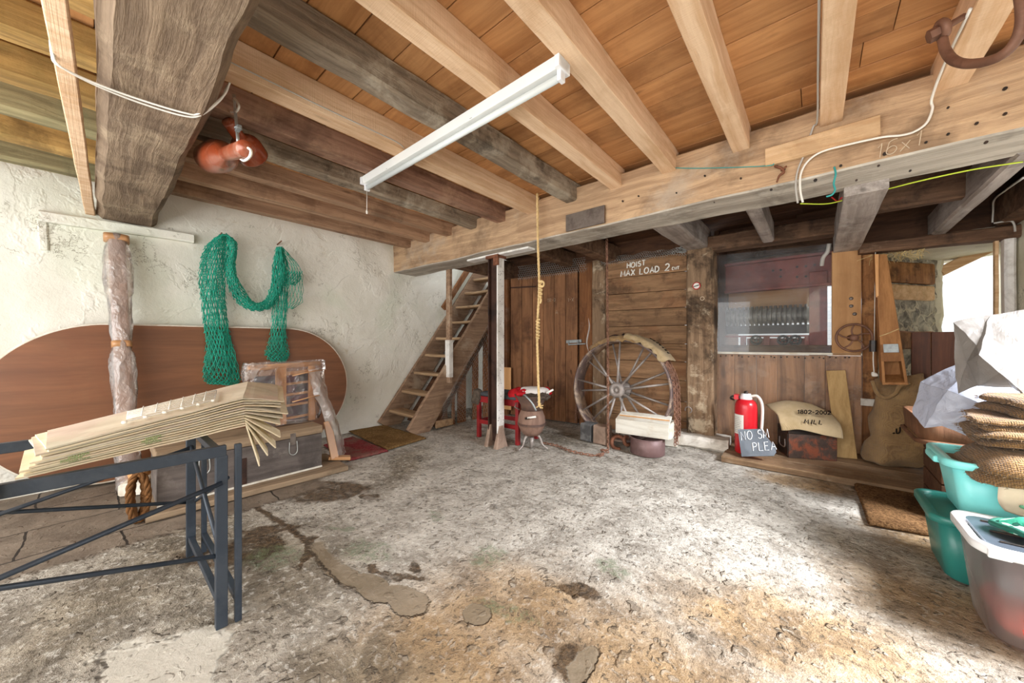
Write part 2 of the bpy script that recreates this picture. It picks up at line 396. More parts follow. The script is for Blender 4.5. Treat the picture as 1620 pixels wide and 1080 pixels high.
def m_floor():
    m = MT('cobbled_concrete', .72, .35); oc = m.oc()
    wn = m.noise(oc, 3.5, 4, .6, 0, None, True)
    wp = m.vmath('ADD', oc, m.vmath('MULTIPLY', m.vmath('SUBTRACT', wn, (.5, .5, .5)), (.5, .5, .0)))
    wf = m.vmath('ADD', oc, m.vmath('MULTIPLY', m.vmath('SUBTRACT', m.noise(oc, 9, 3, .6, 0, None, True), (.5, .5, .5)), (.16, .16, .0)))
    def blob(px, py, rx, ry, rot=0, z=wp, soft=.5, world=None):
        c = onz(px, py) if world is None else V(world)
        q = m.map(m.vmath('SUBTRACT', z, (c.x, c.y, 0)), (1 / rx, 1 / ry, 0), (0, 0, 0))
        if rot:
            q = m.map(m.map(m.vmath('SUBTRACT', z, (c.x, c.y, 0)), (1, 1, 0), (0, 0, 0), (0, 0, -rot)), (1 / rx, 1 / ry, 0))
        return m.step(m.vmath('LENGTH', q, out='Value'), 1.0, 1.0 - soft)
    def mx(*a):
        r = a[0]
        for b in a[1:]: r = m.math('MAXIMUM', r, b)
        return r
    big = m.noise(oc, .9, 5, .62, .4); mid = m.noise(oc, 4.5, 8, .72, .3); fine = m.noise(oc, 30, 5, .75)
    speck = m.noise(oc, 90, 2, .6)
    gray = m.mix(m.step(mid, .3, .7), '#928a7e', '#cec7bb')
    tan = m.mix(m.step(mid, .3, .7), '#7a6349', '#b4966f')
    # warm earthy ground toward the camera and the doorway
    warm = mx(blob(700, 1040, .7, .5, 0, soft=.8), blob(1150, 980, .5, .35, 0, soft=.9), blob(820, 960, .75, .55, .3, soft=.9), blob(1300, 1010, .8, .5, 0, soft=.9), blob(1500, 960, .7, .55, soft=.9), blob(1050, 1080, .9, .5, soft=.8),
              blob(1290, 765, .6, .32, .25, soft=.7), blob(1480, 860, .45, .6, 0, soft=.8), blob(640, 1070, .5, .4, soft=.9))
    col = m.mix(m.math('MULTIPLY', warm, m.step(big, .2, .55, .6, 1.0)), gray, tan)
    # dull dirty slabs by the long wall
    grime = mx(blob(420, 900, 1.0, .7, 0, soft=.8), blob(560, 1060, .5, .4, 0, soft=.9), blob(300, 860, 1.1, .8, soft=.9), blob(150, 960, .8, .7, soft=.9), blob(640, 735, .9, .3, -.9, soft=.8), blob(880, 690, .8, .5, soft=.9))
    col = m.mix(m.math('MULTIPLY', grime, .85), col, m.mix(m.step(mid, .35, .7), '#5d5242', '#9a8d77'))
    # pebbles
    pv = m.map(wf, (1, 1, 0))
    d1 = m.vor(pv, 13); c1 = m.vor(pv, 13, out='Color'); d2 = m.vor(pv, 26); c2 = m.vor(pv, 26, out='Color')
    r1 = m.node('SeparateColor', {0: c1}, 0); r2 = m.node('SeparateColor', {0: c2}, 1)
    g1 = m.node('SeparateColor', {0: c1}, 2)
    p1 = m.math('MULTIPLY', m.step(d1, m.math('ADD', m.math('MULTIPLY', r1, .3), .12), m.math('MULTIPLY', r1, .3)), m.step(g1, .45, .5))
    p2 = m.math('MULTIPLY', m.step(d2, .34, .2), m.step(r2, .55, .6))
    peb = m.mix(g1, '#6b5d4c', '#a89c8a')
    col = m.mix(m.math('MULTIPLY', p1, .75), col, m.mix(r1, peb, m.mix(.5, col, '#3b332b')))
    col = m.mix(m.math('MULTIPLY', p2, .6), col, m.mix(r1, '#5b5044', '#b9ad9b'))
    col = m.mix(m.math('MULTIPLY', m.step(fine, .54, .64), m.math('SUBTRACT', .6, m.math('MULTIPLY', warm, .38))), col, '#dcd7cd')
    col = m.mix(m.math('MULTIPLY', m.step(fine, .45, .36), .75), col, '#4a4034')
    col = m.mix(m.math('MULTIPLY', m.step(speck, .34, .28), .5), col, '#39312a')
    # damp brown stains, moss
    wl = m.vmath('ADD', oc, m.vmath('MULTIPLY', m.vmath('SUBTRACT', m.noise(oc, 7, 4, .7, 0, None, True), (.5, .5, .5)), (.09, .09, .0)))
    def line(pts, r_):
        out_ = None; P_ = [onz(*q) for q in pts]
        for a_, b_ in zip(P_, P_[1:]):
            c_ = (a_ + b_) / 2; L_ = (b_ - a_).length / 2; an = math.atan2(b_.y - a_.y, b_.x - a_.x)
            q = m.map(m.vmath('SUBTRACT', wl, (c_.x, c_.y, 0)), (1, 1, 0), (0, 0, 0), (0, 0, -an))
            ab = m.vmath('ABSOLUTE', q); e_ = m.vmath('LENGTH', m.vmath('MAXIMUM', m.vmath('SUBTRACT', ab, (L_, 0, 0)), (0, 0, 0)), out='Value')
            k_ = m.step(e_, r_, r_ * .45); out_ = k_ if out_ is None else m.math('MAXIMUM', out_, k_)
        return out_
    st = mx(blob(515, 775, .42, .24, .7, wf), blob(430, 835, .22, .07, .9, wf), blob(405, 862, .24, .16, .3, wf), blob(485, 870, .20, .03, -.55, wf, .4),
            blob(530, 905, .10, .02, -.3, wf, .4), blob(620, 905, .22, .03, .4, wf), blob(655, 895, .06, .05, 0, wf), blob(915, 930, .12, .06, .3, wf), blob(905, 1045, .1, .1, 0, wf),
            blob(335, 880, .26, .10, .6, wf), blob(585, 783, .09, .05, .2, wf), blob(1390, 775, .2, .12, .2, wf))
    stm = m.math('MULTIPLY', m.math('MULTIPLY', st, 1.8, 0, True), m.step(mid, .34, .48), 0, True); crk = line([(392, 788), (425, 815), (455, 830), (480, 852), (500, 876), (520, 900), (535, 916)], .028); stm = m.math('MAXIMUM', stm, crk)
    crk2 = line([(505, 885), (522, 906), (535, 922)], .008)
    col = m.mix(m.math('MULTIPLY', stm, .9), col, m.mix(m.step(fine, .4, .6), '#33230f', '#5d4529'))
    ms = mx(blob(770, 880, .13, .13, 0, wf), blob(690, 815, .12, .05, 0, wf), blob(540, 835, .14, .05, .6, wf), blob(580, 870, .22, .12, .3, wf), blob(970, 895, .12, .08, 0, wf), blob(800, 965, .2, .05, .2, wf), blob(430, 880, .2, .15, .4, wf))
    col = m.mix(m.math('MULTIPLY', m.math('MULTIPLY', ms, m.step(fine, .42, .56)), .6), col, '#586a48')
    # smooth cement repair runs
    patch = mx(blob(545, 908, .15, .06, .2, wl, .12), blob(590, 928, .16, .07, 0, wl, .12), blob(640, 945, .15, .085, .1, wl, .12), blob(755, 968, .075, .06, 0, wl, .12), line([(500, 862), (520, 890), (545, 915), (600, 935), (660, 955)], .055), blob(925, 1050, .05, .12, 0, wl, .15))
    col = m.mix(m.math('MULTIPLY', patch, .9), col, m.mix(m.step(mid, .3, .7), '#706350', '#827563'))
    pl = blob(240, 1075, .30, .2, .2, wp, .15)
    col = m.mix(m.math('MULTIPLY', pl, .85), col, m.mix(mid, '#a8a294', '#c2bdb2'))
    col = m.mix(m.math('MULTIPLY', crk2, .8), col, '#2e251c')
    # flagstones at the foot of the long wall
    fl = m.math('MULTIPLY', m.step(m.node('SeparateXYZ', {0: wf}, 0), -3.05, -3.12), m.step(m.node('SeparateXYZ', {0: wf}, 1), 1.30, 1.22))
    br = m.node('TexBrick', {'Vector': m.map(m.vmath('ADD', oc, m.vmath('MULTIPLY', m.vmath('SUBTRACT', m.noise(oc, 4, 3, .6, 0, None, True), (.5, .5, .5)), (.06, .06, .0))), (1, 1, 1), (0.1, .2, 0), (0, 0, R(90))), 'Scale': 1.0, 'Mortar Size': .006, 'Brick Width': .8, 'Row Height': .45}, 'Fac')
    fcol = m.mix(m.step(mid, .3, .7), '#62564a', '#857869')
    col = m.mix(fl, col, m.mix(br, fcol, '#2c251f'))
    m.color(col)
    h = m.math('ADD', m.math('MULTIPLY', p1, 1.0), m.math('MULTIPLY', fine, 1.1)); h = m.math('ADD', h, m.math('MULTIPLY', p2, .5))
    h = m.math('ADD', h, m.math('MULTIPLY', mid, 3.0)); h = m.math('MULTIPLY', h, m.math('SUBTRACT', 1.0, m.math('MULTIPLY', mx(patch, pl, fl), .8)))
    m.normal(m.bump(h, .85, .022))
    m.put(m.p.inputs['Roughness'], m.math('SUBTRACT', .78, m.math('MULTIPLY', mx(stm, patch), .25)))
    return m.m
def m_plaster(name='limewashed_plaster', c1='#ebe8de', c2='#dfdccf', tint='#d6dac8'):
    m = MT(name, .8, .25); oc = m.oc()
    n = m.noise(oc, 1.4, 5, .65, .4); f = m.noise(oc, 12, 6, .7); fi = m.noise(oc, 60, 3)
    col = m.mix(m.step(n, .3, .7), c2, c1)
    col = m.mix(m.math('MULTIPLY', m.step(m.noise(m.vmath('ADD', oc, (2, 5, 1)), .8, 3), .5, .62), .6), col, tint)
    wn = m.vmath('ADD', oc, m.vmath('MULTIPLY', m.noise(oc, 6, 4, .7, 0, None, True), (.35, .35, .35)))
    cr = m.vor(wn, 4.5, 'DISTANCE_TO_EDGE'); msk = m.step(m.noise(oc, 1.8, 4, .7), .60, .70)
    crack = m.math('MULTIPLY', m.step(cr, .035, .006), msk)
    cr2 = m.vor(wn, 11, 'DISTANCE_TO_EDGE'); msk2 = m.step(m.noise(m.vmath('ADD', oc, (9, 9, 2)), 2.6, 4, .7), .57, .62)
    crack = m.math('MAXIMUM', crack, m.math('MULTIPLY', m.step(cr2, .04, .01), msk2))
    col = m.mix(m.math('MULTIPLY', crack, .7), col, '#857e6a')
    col = m.mix(m.math('MULTIPLY', m.step(m.noise(m.vmath('ADD', oc, (4, 1, 7)), 2.2, 6, .75), .62, .72), .5), col, '#bfae8a')
    m.color(col)
    h = m.math('ADD', m.math('MULTIPLY', f, 1.2), m.math('MULTIPLY', fi, .25)); h = m.math('SUBTRACT', h, m.math('MULTIPLY', crack, .8)); h = m.math('ADD', h, m.math('MULTIPLY', m.step(n, .5, .54), .7))
    m.normal(m.bump(h, .38, .018)); return m.m
def m_stone():
    m = MT('rubble_stone', .85, .2); oc = m.oc()
    n = m.noise(oc, 7, 7, .75, .6); c = m.vor(m.vmath('ADD', oc, m.vmath('MULTIPLY', m.noise(oc, 5, 3, .6, 0, None, True), (.2, .2, .2))), 5, 'DISTANCE_TO_EDGE')
    col = m.mix(m.step(n, .35, .65), '#6b6660', '#cfc6b4'); col = m.mix(m.step(c, .08, .02), col, '#d9cfba')
    m.color(col); m.normal(m.bump(m.math('ADD', n, m.step(c, .0, .1)), .8, .03)); return m.m
def m_brick():
    m = MT('whitewashed_brick', .8, .2); oc = m.oc()
    br = m.node('TexBrick', {'Vector': m.map(oc, (1, 1, 1), (0, 0, 0), (R(90), 0, 0)), 'Color1': '#f4f4f2', 'Color2': '#e6e8ea', 'Mortar': '#d4d8dc', 'Scale': 4.0, 'Mortar Size': .012}, 'Color')
    m.color(br); m.normal(m.bump(m.noise(oc, 20, 4), .3, .01)); return m.m
def m_hessian(name, c1, c2, sc=1.0, spec=.1):
    m = MT(name, .95, spec); oc = m.oc()
    u = m.node('TexWave', {'Vector': oc, 'Scale': 60 * sc, 'Distortion': 2.4, 'Detail': 2.0}, 'Fac', bands_direction='X')
    v = m.node('TexWave', {'Vector': oc, 'Scale': 60 * sc, 'Distortion': 2.4, 'Detail': 2.0}, 'Fac', bands_direction='Y')
    z = m.node('TexWave', {'Vector': oc, 'Scale': 60 * sc, 'Distortion': 2.4, 'Detail': 2.0}, 'Fac', bands_direction='Z')
    wv = m.math('MULTIPLY', m.math('ADD', m.math('ADD', u, v), z), .34); wv = m.math('ADD', m.math('MULTIPLY', m.step(wv, .3, .7), .65), m.math('MULTIPLY', m.noise(oc, 150, 3, .7), .45))
    n = m.noise(oc, 5, 5, .7)
    col = m.mix(m.math('ADD', m.math('MULTIPLY', wv, .7), m.math('MULTIPLY', m.step(n, .3, .7), .5)), c2, c1)
    m.color(col); m.normal(m.bump(m.math('ADD', wv, m.noise(oc, 25, 3)), .9, .008))
    m.put(m.p.inputs['Sheen Weight'], .25)
    return m.m
def m_coir(name, c1, c2, stain=None):
    m = MT(name, .98, .05); oc = m.oc()
    n = m.noise(oc, 70, 4, .8); b = m.noise(oc, 4, 5, .7)
    col = m.mix(m.step(n, .35, .65), c2, c1); col = m.mix(m.math('MULTIPLY', m.step(b, .45, .62), .55), col, stain or c2)
    m.color(col); m.normal(m.bump(n, 1.0, .012)); return m.m
def m_clear(name, tr=.6, col='#f2f2f2', rough=.25, film='#ffffff', filmw=.25, haze=0.0, bump=.0, bsc=20, gl=.5, crease=None):
    """thin clear sheet: see-through, glossy, with a slight milky film"""
    m = MT(name); n = m.n; t = m.t; n.remove(m.p)
    oc = m.oc()
    nr = m.bump(m.noise(oc, bsc, 4, .6, 1.0), bump, .02) if bump else None
    if crease:
        cw = m.vmath('ADD', m.map(oc, crease), m.vmath('MULTIPLY', m.noise(oc, 5, 3, .6, 0, None, True), (1.4, 1.4, 1.4)))
        nr = m.bump(m.math('ADD', m.math('MULTIPLY', m.vor(cw, 1.0, 'F1'), 1.0), m.math('MULTIPLY', m.noise(cw, 2.2, 3, .6), .5)), bump, .03)
    tb = m.node('BsdfTransparent', {'Color': col}); gb = m.node('BsdfGlossy', {'Color': '#ffffff', 'Roughness': rough, 'Normal': nr})
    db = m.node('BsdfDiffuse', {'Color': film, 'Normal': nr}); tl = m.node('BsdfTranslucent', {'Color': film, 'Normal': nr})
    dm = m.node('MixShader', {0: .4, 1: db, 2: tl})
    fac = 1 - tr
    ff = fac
    if haze: ff = m.math('ADD', fac, m.math('MULTIPLY', m.step(m.noise(oc, 2.0, 5, .7, .5), .42, .7), haze))  # patchy white film; on the window pane it paints in reflected glare
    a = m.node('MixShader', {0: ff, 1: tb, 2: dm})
    fr = m.node('Fresnel', {'IOR': 1.45, 'Normal': nr}); b = m.node('MixShader', {0: m.math('MULTIPLY', fr, gl), 1: a, 2: gb})
    m.put(n['Material Output'].inputs['Surface'], b); return m.m
W['floor'] = m_floor(); W['plaster'] = m_plaster()
W['cream'] = m_plaster('cream_plaster', '#e9e2cc', '#d6cfb8', '#cfc7a8')
W['stone'] = m_stone(); W['brick'] = m_brick()
W['hess_dark'] = m_hessian('brown_hessian', '#a07a4c', '#46301b', .7)
W['hess_pale'] = m_hessian('pale_hessian', '#d9bf95', '#a98a58', 1.0)
W['hess_mid'] = m_hessian('tan_hessian', '#b8935f', '#705030', 1.0)
W['coir'] = m_coir('coir_mat', '#9a7a50', '#5e4629'); W['coir_dark'] = m_coir('worn_coir', '#8a6846', '#4c3420', '#35241a')
W['red_mat'] = m_coir('red_rubber_mat', '#9a4a4a', '#6d2c30', '#7b6a5c')
W['glass'] = m_clear('glare_hazed_glass', .975, '#f6f8fa', .02, '#eef2f6', .3, .06, gl=.5)  # white film mixed in as painted glare of the pane
W['wrap'] = m_clear('clear_wrap', .88, '#f6f2f0', .12, '#f2ece8', .3, .05, 1.0, 16, gl=1.5, crease=(9, 9, 6))
W['film'] = m_clear('stapled_film', .955, '#faf6f2', .2, '#f2ece8', .3, .03, .6, 22, gl=.35)
W['wrap_milky'] = m_clear('milky_wrap', .66, '#f4ece6', .12, '#f4eee8', .3, .12, .9, 18, gl=1.6, crease=(11, 11, 5))
W['tub_clear'] = m_clear('frosted_tub', .93, '#f4efee', .35, '#efe9e8', .3, 0, .1, 6, gl=.5)
W['sheet_white'] = m_clear('white_plastic_sheet', .25, '#f6f8ff', .22, '#cfd4e2', .3, .1, .6, 10, gl=.8)
W['sheet_cream'] = m_clear('cream_paper_sheet', .12, '#fff8ee', .4, '#948e88', .3, .05, .5, 9, gl=.3)
W['black_steel'] = plain('black_painted_steel', '#2e3640', .45, .3, .5, .15, ('#4a4f55', .3, 6.0))
W['steel_dark'] = plain('dark_rusted_steel', '#4b342b', .55, .4, .4, .3, ('#1e1917', .7, 3.0), 4)
W['white_paint'] = plain('chipped_white_paint', '#eae7e2', .6, 0, .4, .05, ('#a59c92', .45, 5.0))
W['white_enamel'] = plain('white_enamel', '#e9ebe8', .35, 0, .5, .03)
W['tube_glass'] = plain('fluorescent_tube', '#dfe6e6', .25, 0, .5, .02)
W['rust'] = plain('rusty_iron', '#8a5c46', .7, .5, .4, .3, ('#5a3526', .6, 8.0), 12, .4)
W['rust_chain'] = plain('rusty_chain', '#9c7460', .65, .4, .4, .3, ('#67412f', .6, 12.0), 14, .3)
W['iron'] = plain('dull_iron', '#7b7169', .5, .6, .5, .2, ('#4b3f38', .5, 8.0))
W['iron_pale'] = plain('pale_grey_iron', '#a39a94', .5, .4, .5, .2, ('#7a6c64', .5, 6.0))
W['rim'] = plain('flaking_iron_rim', '#73625e', .6, .3, .4, .2, ('#cdb59c', .75, 4.2), 6)
W['galv'] = plain('galvanised_wire', '#b9bcb9', .4, .7, .5, .15)
W['zinc'] = plain('zinc_plate', '#9ba0a0', .45, .7, .5, .2, ('#6b6c6a', .5, 5.0))
W['lamp_red'] = plain('brown_red_enamel', '#8e3f22', .25, .1, .6, .15, ('#b7836b', .35, 7.0))
W['cable'] = plain('white_cable', '#e8e4da', .5, 0, .4, .05)
W['grey_cable'] = plain('grey_cable', '#b7b3ac', .5, 0, .4, .05)
W['yg_wire'] = plain('yellow_green_wire', '#b9c93a', .5, 0, .4, .05)
W['teal_string'] = plain('teal_string', '#3f9a97', .8, 0, .2, .1)
W['rope'] = plain('straw_rope', '#dcc08d', .9, 0, .1, .15, ('#a9864f', .4, 30.0), 20, .5, 120)
W['rope_brown'] = plain('brown_rope', '#7b5636', .9, 0, .1, .25, ('#46301e', .5, 20.0), 20, .5, 120)
W['net'] = plain('green_net_twine', '#2aa086', .7, 0, .3, .2, ('#15705d', .5, 12.0))
W['red_paint'] = plain('red_paint', '#8c1f22', .4, 0, .5, .1, ('#4f1616', .35, 8.0))
W['ext_red'] = plain('extinguisher_red', '#c8202a', .3, 0, .5, .06, ('#96161d', .3, 5.0))
W['label'] = plain('paper_label', '#e9e6de', .6, 0, .3, .04)
W['black_ink'] = plain('black_ink', '#241d18', .9, 0, .1, .1)
W['chalk'] = plain('white_chalk', '#e6e8ea', .95, 0, .05, .05)
W['white_letter'] = plain('white_brushed_paint', '#f4efe6', .8, 0, .2, .03)
W['chalk_dim'] = plain('faint_chalk', '#cbb9a0', .95, 0, .05, .1)
W['slate'] = plain('slate', '#5f656d', .6, 0, .4, .15, ('#7c8289', .4, 4.0))
W['tin'] = plain('rusted_tin_box', '#4a3b33', .5, .3, .5, .3, ('#9a4f31', .65, 7.0), 9, .4)
W['tin_dark'] = plain('black_japanned_tin', '#26211e', .4, .2, .5, .2, ('#5a4030', .4, 8.0))
W['purple_tin'] = plain('faded_purple_tin', '#6f5654', .5, .2, .4, .15, ('#8c7470', .4, 5.0))
W['dark_stone'] = plain('dark_grey_stone', '#575656', .8, 0, .3, .2, ('#8d8c8a', .5, 8.0), 10, .4)
W['brown_stone'] = plain('brown_block', '#9a8373', .8, 0, .2, .15, ('#6b564a', .4, 6.0), 9, .4)
W['white_stone'] = plain('limewashed_stone', '#d5cec3', .85, 0, .2, .12, ('#8d7f6e', .5, 4.0), 6, .6, 18)
W['teal'] = plain('turquoise_plastic', '#8beae8', .35, 0, .5, .03)
W['teal_dark'] = plain('dark_green_plastic', '#2f8076', .35, 0, .5, .05)
W['tub_white'] = plain('white_plastic', '#eef0f2', .35, 0, .5, .02)
W['lid_dark'] = plain('smoky_lid_plastic', '#444a52', .3, 0, .5, .06)
W['inside_red'] = plain('red_cloth_inside', '#d4604f', .8, 0, .2, .2)
W['inside_dark'] = plain('dark_cloth_inside', '#4c4a58', .8, 0, .2, .25, ('#8f4f68', .6, 5.0), 6)
def m_camo():
    m = MT('green_patterned_cloth', .85, .15); oc = m.oc(); wv = m.vmath('ADD', oc, m.vmath('MULTIPLY', m.noise(oc, 14, 2, .5, 0, None, True), (.06, .06, .06)))
    c = m.node('SeparateColor', {0: m.vor(wv, 30, out='Color')}, 0); n = m.node('ValToRGB', {'Fac': c}); cr = m.n[-1].color_ramp; cr.interpolation = 'CONSTANT'
    cols = ['#17493a', '#2c7d63', '#a9c4b4', '#3f9277', '#1e5c49', '#dfe6da']
    while len(cr.elements) < len(cols): cr.elements.new(.5)
    for i, q in enumerate(cols): cr.elements[i].position = i / len(cols); cr.elements[i].color = lin(q)
    m.color(n); m.normal(m.bump(m.noise(oc, 25, 4), .6, .01)); return m.m
W['camo'] = m_camo()
W['camo2'] = plain('green_cloth_edge', '#255c4c', .8, 0, .2, .3)
W['leaf_bag'] = plain('beige_carrier_bag', '#d8c3a8', .6, 0, .3, .08)
W['leaf'] = plain('printed_leaf_green', '#5b8a6a', .7, 0, .2, .15)
W['red_cloth'] = plain('crimson_cloth', '#a8161f', .75, 0, .2, .25, ('#d8262d', .4, 9.0))
W['white_cloth'] = plain('white_wrapper', '#e6e0da', .7, 0, .2, .06)
W['dark_rag'] = plain('dark_rag', '#5d5248', .9, 0, .1, .3, ('#2d2621', .5, 14.0), 16, .5)
W['bucket'] = plain('rusty_bucket', '#6b564e', .6, .4, .4, .2, ('#8a6a58', .5, 6.0))
W['barrel'] = wood('barrel_staves', '#9a7c6c', '#6b5145', 'Z', .9, .7, .4, .15, ('#8a6a5c', .4, 4.0), knots=.2)
W['porcelain'] = plain('white_porcelain', '#f0ece4', .2, 0, .6, .02)
W['cushion'] = plain('grey_seat', '#4c4f52', .85, 0, .2, .2)
W['girder'] = plain('red_oxide_girder', '#8f4e42', .55, .1, .4, .15, ('#55302c', .5, 2.5), 3)
W['mach_board'] = wood('machine_board', '#b18a62', '#8b6843', 'X', .4, .7, .15, .05, knots=.1)
W['mach_iron'] = plain('grey_machine_iron', '#6e6a64', .5, .4, .4, .2, ('#a39c90', .5, 6.0))
W['mach_dark'] = plain('dark_machine_iron', '#3f3c3c', .5, .3, .4, .2)
W['tape'] = plain('brown_parcel_tape', '#b98a5f', .35, 0, .5, .06)
W['card'] = wood('corrugated_card', '#ece0c4', '#d2c19c', 'Y', .5, .8, .12, .08, ('#c9a98a', .35, 3.0), ('#b9c0a0', .3, 5.0), knots=0)
W['card_grey'] = wood('grey_faced_card', '#d9d0bb', '#b9ad95', 'Y', .5, .8, .12, .1, ('#c4a09a', .35, 3.0), ('#a7ac98', .35, 4.0), knots=0)
W['card_print'] = plain('green_print', '#9aa878', .8, 0, .1, .1)
W['white_wire'] = plain('white_coated_wire', '#eceae2', .4, 0, .4, .04)
W['parcel'] = plain('wrapped_plank', '#b79c90', .6, 0, .3, .12, ('#8f7268', .5, 3.0))
W['cobweb'] = plain('dusty_straw', '#d8c08a', .9, 0, .1, .15)
W['hook_iron'] = plain('brown_iron_hook', '#7d5a48', .6, .3, .4, .2, ('#56382b', .5, 9.0))

def m_pebbles():
    m = MT('embedded_pebbles', .7, .3); r = m.node('Attribute', out='Fac', attribute_name='rnd'); n = m.node('ValToRGB', {'Fac': r})
    cr = m.n[-1].color_ramp; cr.interpolation = 'CONSTANT'
    cols = ['#6b6158', '#8b7f72', '#a89a86', '#4f4842', '#8a6a52', '#b7ada0', '#7b746e', '#c3b9aa']
    while len(cr.elements) < len(cols): cr.elements.new(.5)
    for i, c in enumerate(cols): cr.elements[i].position = i / len(cols); cr.elements[i].color = lin(c)
    col = m.mix(m.math('MULTIPLY', m.noise(m.oc(), 40, 4, .7), .5), n, '#b3a894'); m.color(col); m.normal(m.bump(m.noise(m.oc(), 80, 3), .4, .004)); return m.m
W['pebbles'] = m_pebbles()
# ================================================================ THE ROOM
XW = -4.7
def nz(p, f=1.0, s=0): return noise.noise(V(p) * f + V((s * 3.3, s * 1.7, s)))
# floor
mb = MB()
def ffn(u, v):
    x = -4.95 + 7.6 * u; y = -2.0 + 8.8 * v
    return V((x, y, nz((x, y, 0), 1.1) * .007 + nz((x, y, 0), 4.0, 2) * .004 + nz((x, y, 0), 11, 3) * .0022 - .006))
mb.grid(ffn, 190, 220)
struct('floor', mb, W['floor'], smooth=True)
# timber floor strip in front of the partition
mb = MB()
for i, (y0, y1) in enumerate(((4.06, 4.315), (4.32, 4.56), (4.565, 4.80), (4.805, 5.32))):
    mb.rough((-.72, (y0 + y1) / 2, .022), (1.3, (y0 + y1) / 2 + .06, .022), y1 - y0, .056, amp=.003, ch=.006, seed=i + 2)
struct('floor_boards', mb, W['floor_board'], bev=0)
# long limewashed wall
mb = MB()
def wfn(u, v):
    y = -2.0 + 8.4 * u; z = -.02 + 3.4 * v
    x = XW + nz((y, z, 0), .9, 4) * .035 + nz((y, z, 3), 3.2, 5) * .014 + nz((y, z, 3), 9, 6) * .005
    return V((x, y, z))
mb.grid(wfn, 230, 100)
struct('wall_left', mb, W['plaster'], smooth=True)
# cream return wall with the doorway
mb = MB()
mb.bx(1.3, 1.5, 3.72, 5.16, 0, 2.7); mb.bx(1.3, 1.5, -2.0, 1.55, 0, 2.7); mb.bx(1.3, 1.5, 1.55, 3.72, 2.18, 2.7)
struct('wall_right', mb, W['cream'])
# ceiling planks over the joists
mb = MB(); y = -2.0; k = 0
while y < 2.95:
    w = .2 + random.uniform(-.012, .012); xs = [-4.8, random.uniform(-3.2, -1.5), random.uniform(-.4, .9), 1.5]
    for a, b in zip(xs, xs[1:]):
        dz = random.uniform(-.002, .003)
        mb.box(((a + b) / 2, y + w / 2, 2.655 + dz), (b - a - .003, w - .005, .026), Euler((random.uniform(-.008, .008), 0, 0)))
    y += w
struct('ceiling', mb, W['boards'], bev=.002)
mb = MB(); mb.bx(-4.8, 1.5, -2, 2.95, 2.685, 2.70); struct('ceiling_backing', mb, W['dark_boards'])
# darker boards beyond the crossbeam
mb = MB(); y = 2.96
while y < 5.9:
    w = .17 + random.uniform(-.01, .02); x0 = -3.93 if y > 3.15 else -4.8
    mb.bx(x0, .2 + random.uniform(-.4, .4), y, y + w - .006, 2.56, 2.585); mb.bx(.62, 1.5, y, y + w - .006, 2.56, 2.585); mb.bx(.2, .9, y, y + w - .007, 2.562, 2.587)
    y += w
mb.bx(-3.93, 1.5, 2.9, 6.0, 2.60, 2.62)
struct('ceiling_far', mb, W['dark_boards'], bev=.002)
# painted timber bearer let into the long wall under the big beam
a = onx(62, 338, XW + .04); b = onx(306, 374, XW + .04)
mb = MB(); mb.rough((XW + .02, a.y, 2.195), (XW + .02, b.y, 2.215), .10, .085, amp=.005, ch=.012, seed=3)
struct('trim_1', mb, W['plaster'])
mb = MB(); a = onx(66, 335, XW + .03)
mb.rough((XW + .015, a.y, 2.16), (XW + .015, a.y + .01, 1.93), .03, .05, amp=.006, ch=.008, seed=5); struct('trim_2', mb, W['plaster'])

# ---------------------------------------------------------------- timbers
o = MB(); o.rough((XW - .05, 3.0, 2.405), (1.45, 3.0, 2.385), .39, .40, amp=.012, ch=.010, step=.09, freq=1.8, seed=11)
for i, f in enumerate(o.f):
    if len(f) == 4 and sum(o.v[k].z for k in f) / 4 < 2.215: o.m[i] = 1
root = single('crossbeam', o, [W['main_beam'], W['main_under']], 'massive pale hewn crossbeam on the steel post, carrying the ends of the pale joists', 'beam', kind='thing')
mb = MB(); a = ony(1211, 240, 2.78); b = ony(1392, 200, 2.78)
zc = (ony(1300, 225, 2.78).z)
mb.rough((a.x, 2.785, zc - .0), (b.x, 2.785, zc + .005), .04, .115, amp=.004, ch=.006, seed=4)
part('patch_board', mb, W['paleX'], root)
mb = MB(); a = ony(896, 352, 2.792); b = ony(957, 352, 2.792)
mb.box(((a.x + b.x) / 2, 2.79, a.z - .01), (b.x - a.x, .02, .15)); part('iron_plate', mb, W['iron'], root, bev=.003, label='dark iron plate')
mb = MB(); a = onz(718, 414, 2.19); b = onz(846, 388, 2.19)
mb.box(((a.x + b.x) / 2 + .05, 2.98, 2.188), (.95, .12, .022)); part('painted_pad', mb, W['white_paint'], root, bev=.003, label='white-painted pad above the post')
mb = MB()
for (px, py) in ((1220, 300), (1070, 305), (1115, 278), (1172, 282), (1290, 285), (1330, 262), (1400, 243), (1465, 225), (1500, 212), (1545, 195), (1590, 180), (1440, 270), (1010, 310), (1130, 320), (1355, 285), (1560, 225), (985, 318), (1240, 268), (1390, 262), (1500, 170), (1590, 140)):
    p = ony(px, py, 2.795); s_ = random.uniform(.004, .0095); mb.lathe([(.001, -.008), (s_, -.006), (s_, .004), (.001, .004)], p, (0, -1, 0), 8)
part('knot', mb, W['tin_dark'], root, kind='stuff')
mb = MB(); p = ony(1385, 252, 2.788); q = ony(1480, 222, 2.788)
lettering(mb, '16x1', p, q - p, V((.12, 0, 1)), .075, .0022, wob=.05); part('chalk_writing', mb, W['chalk_dim'], root)

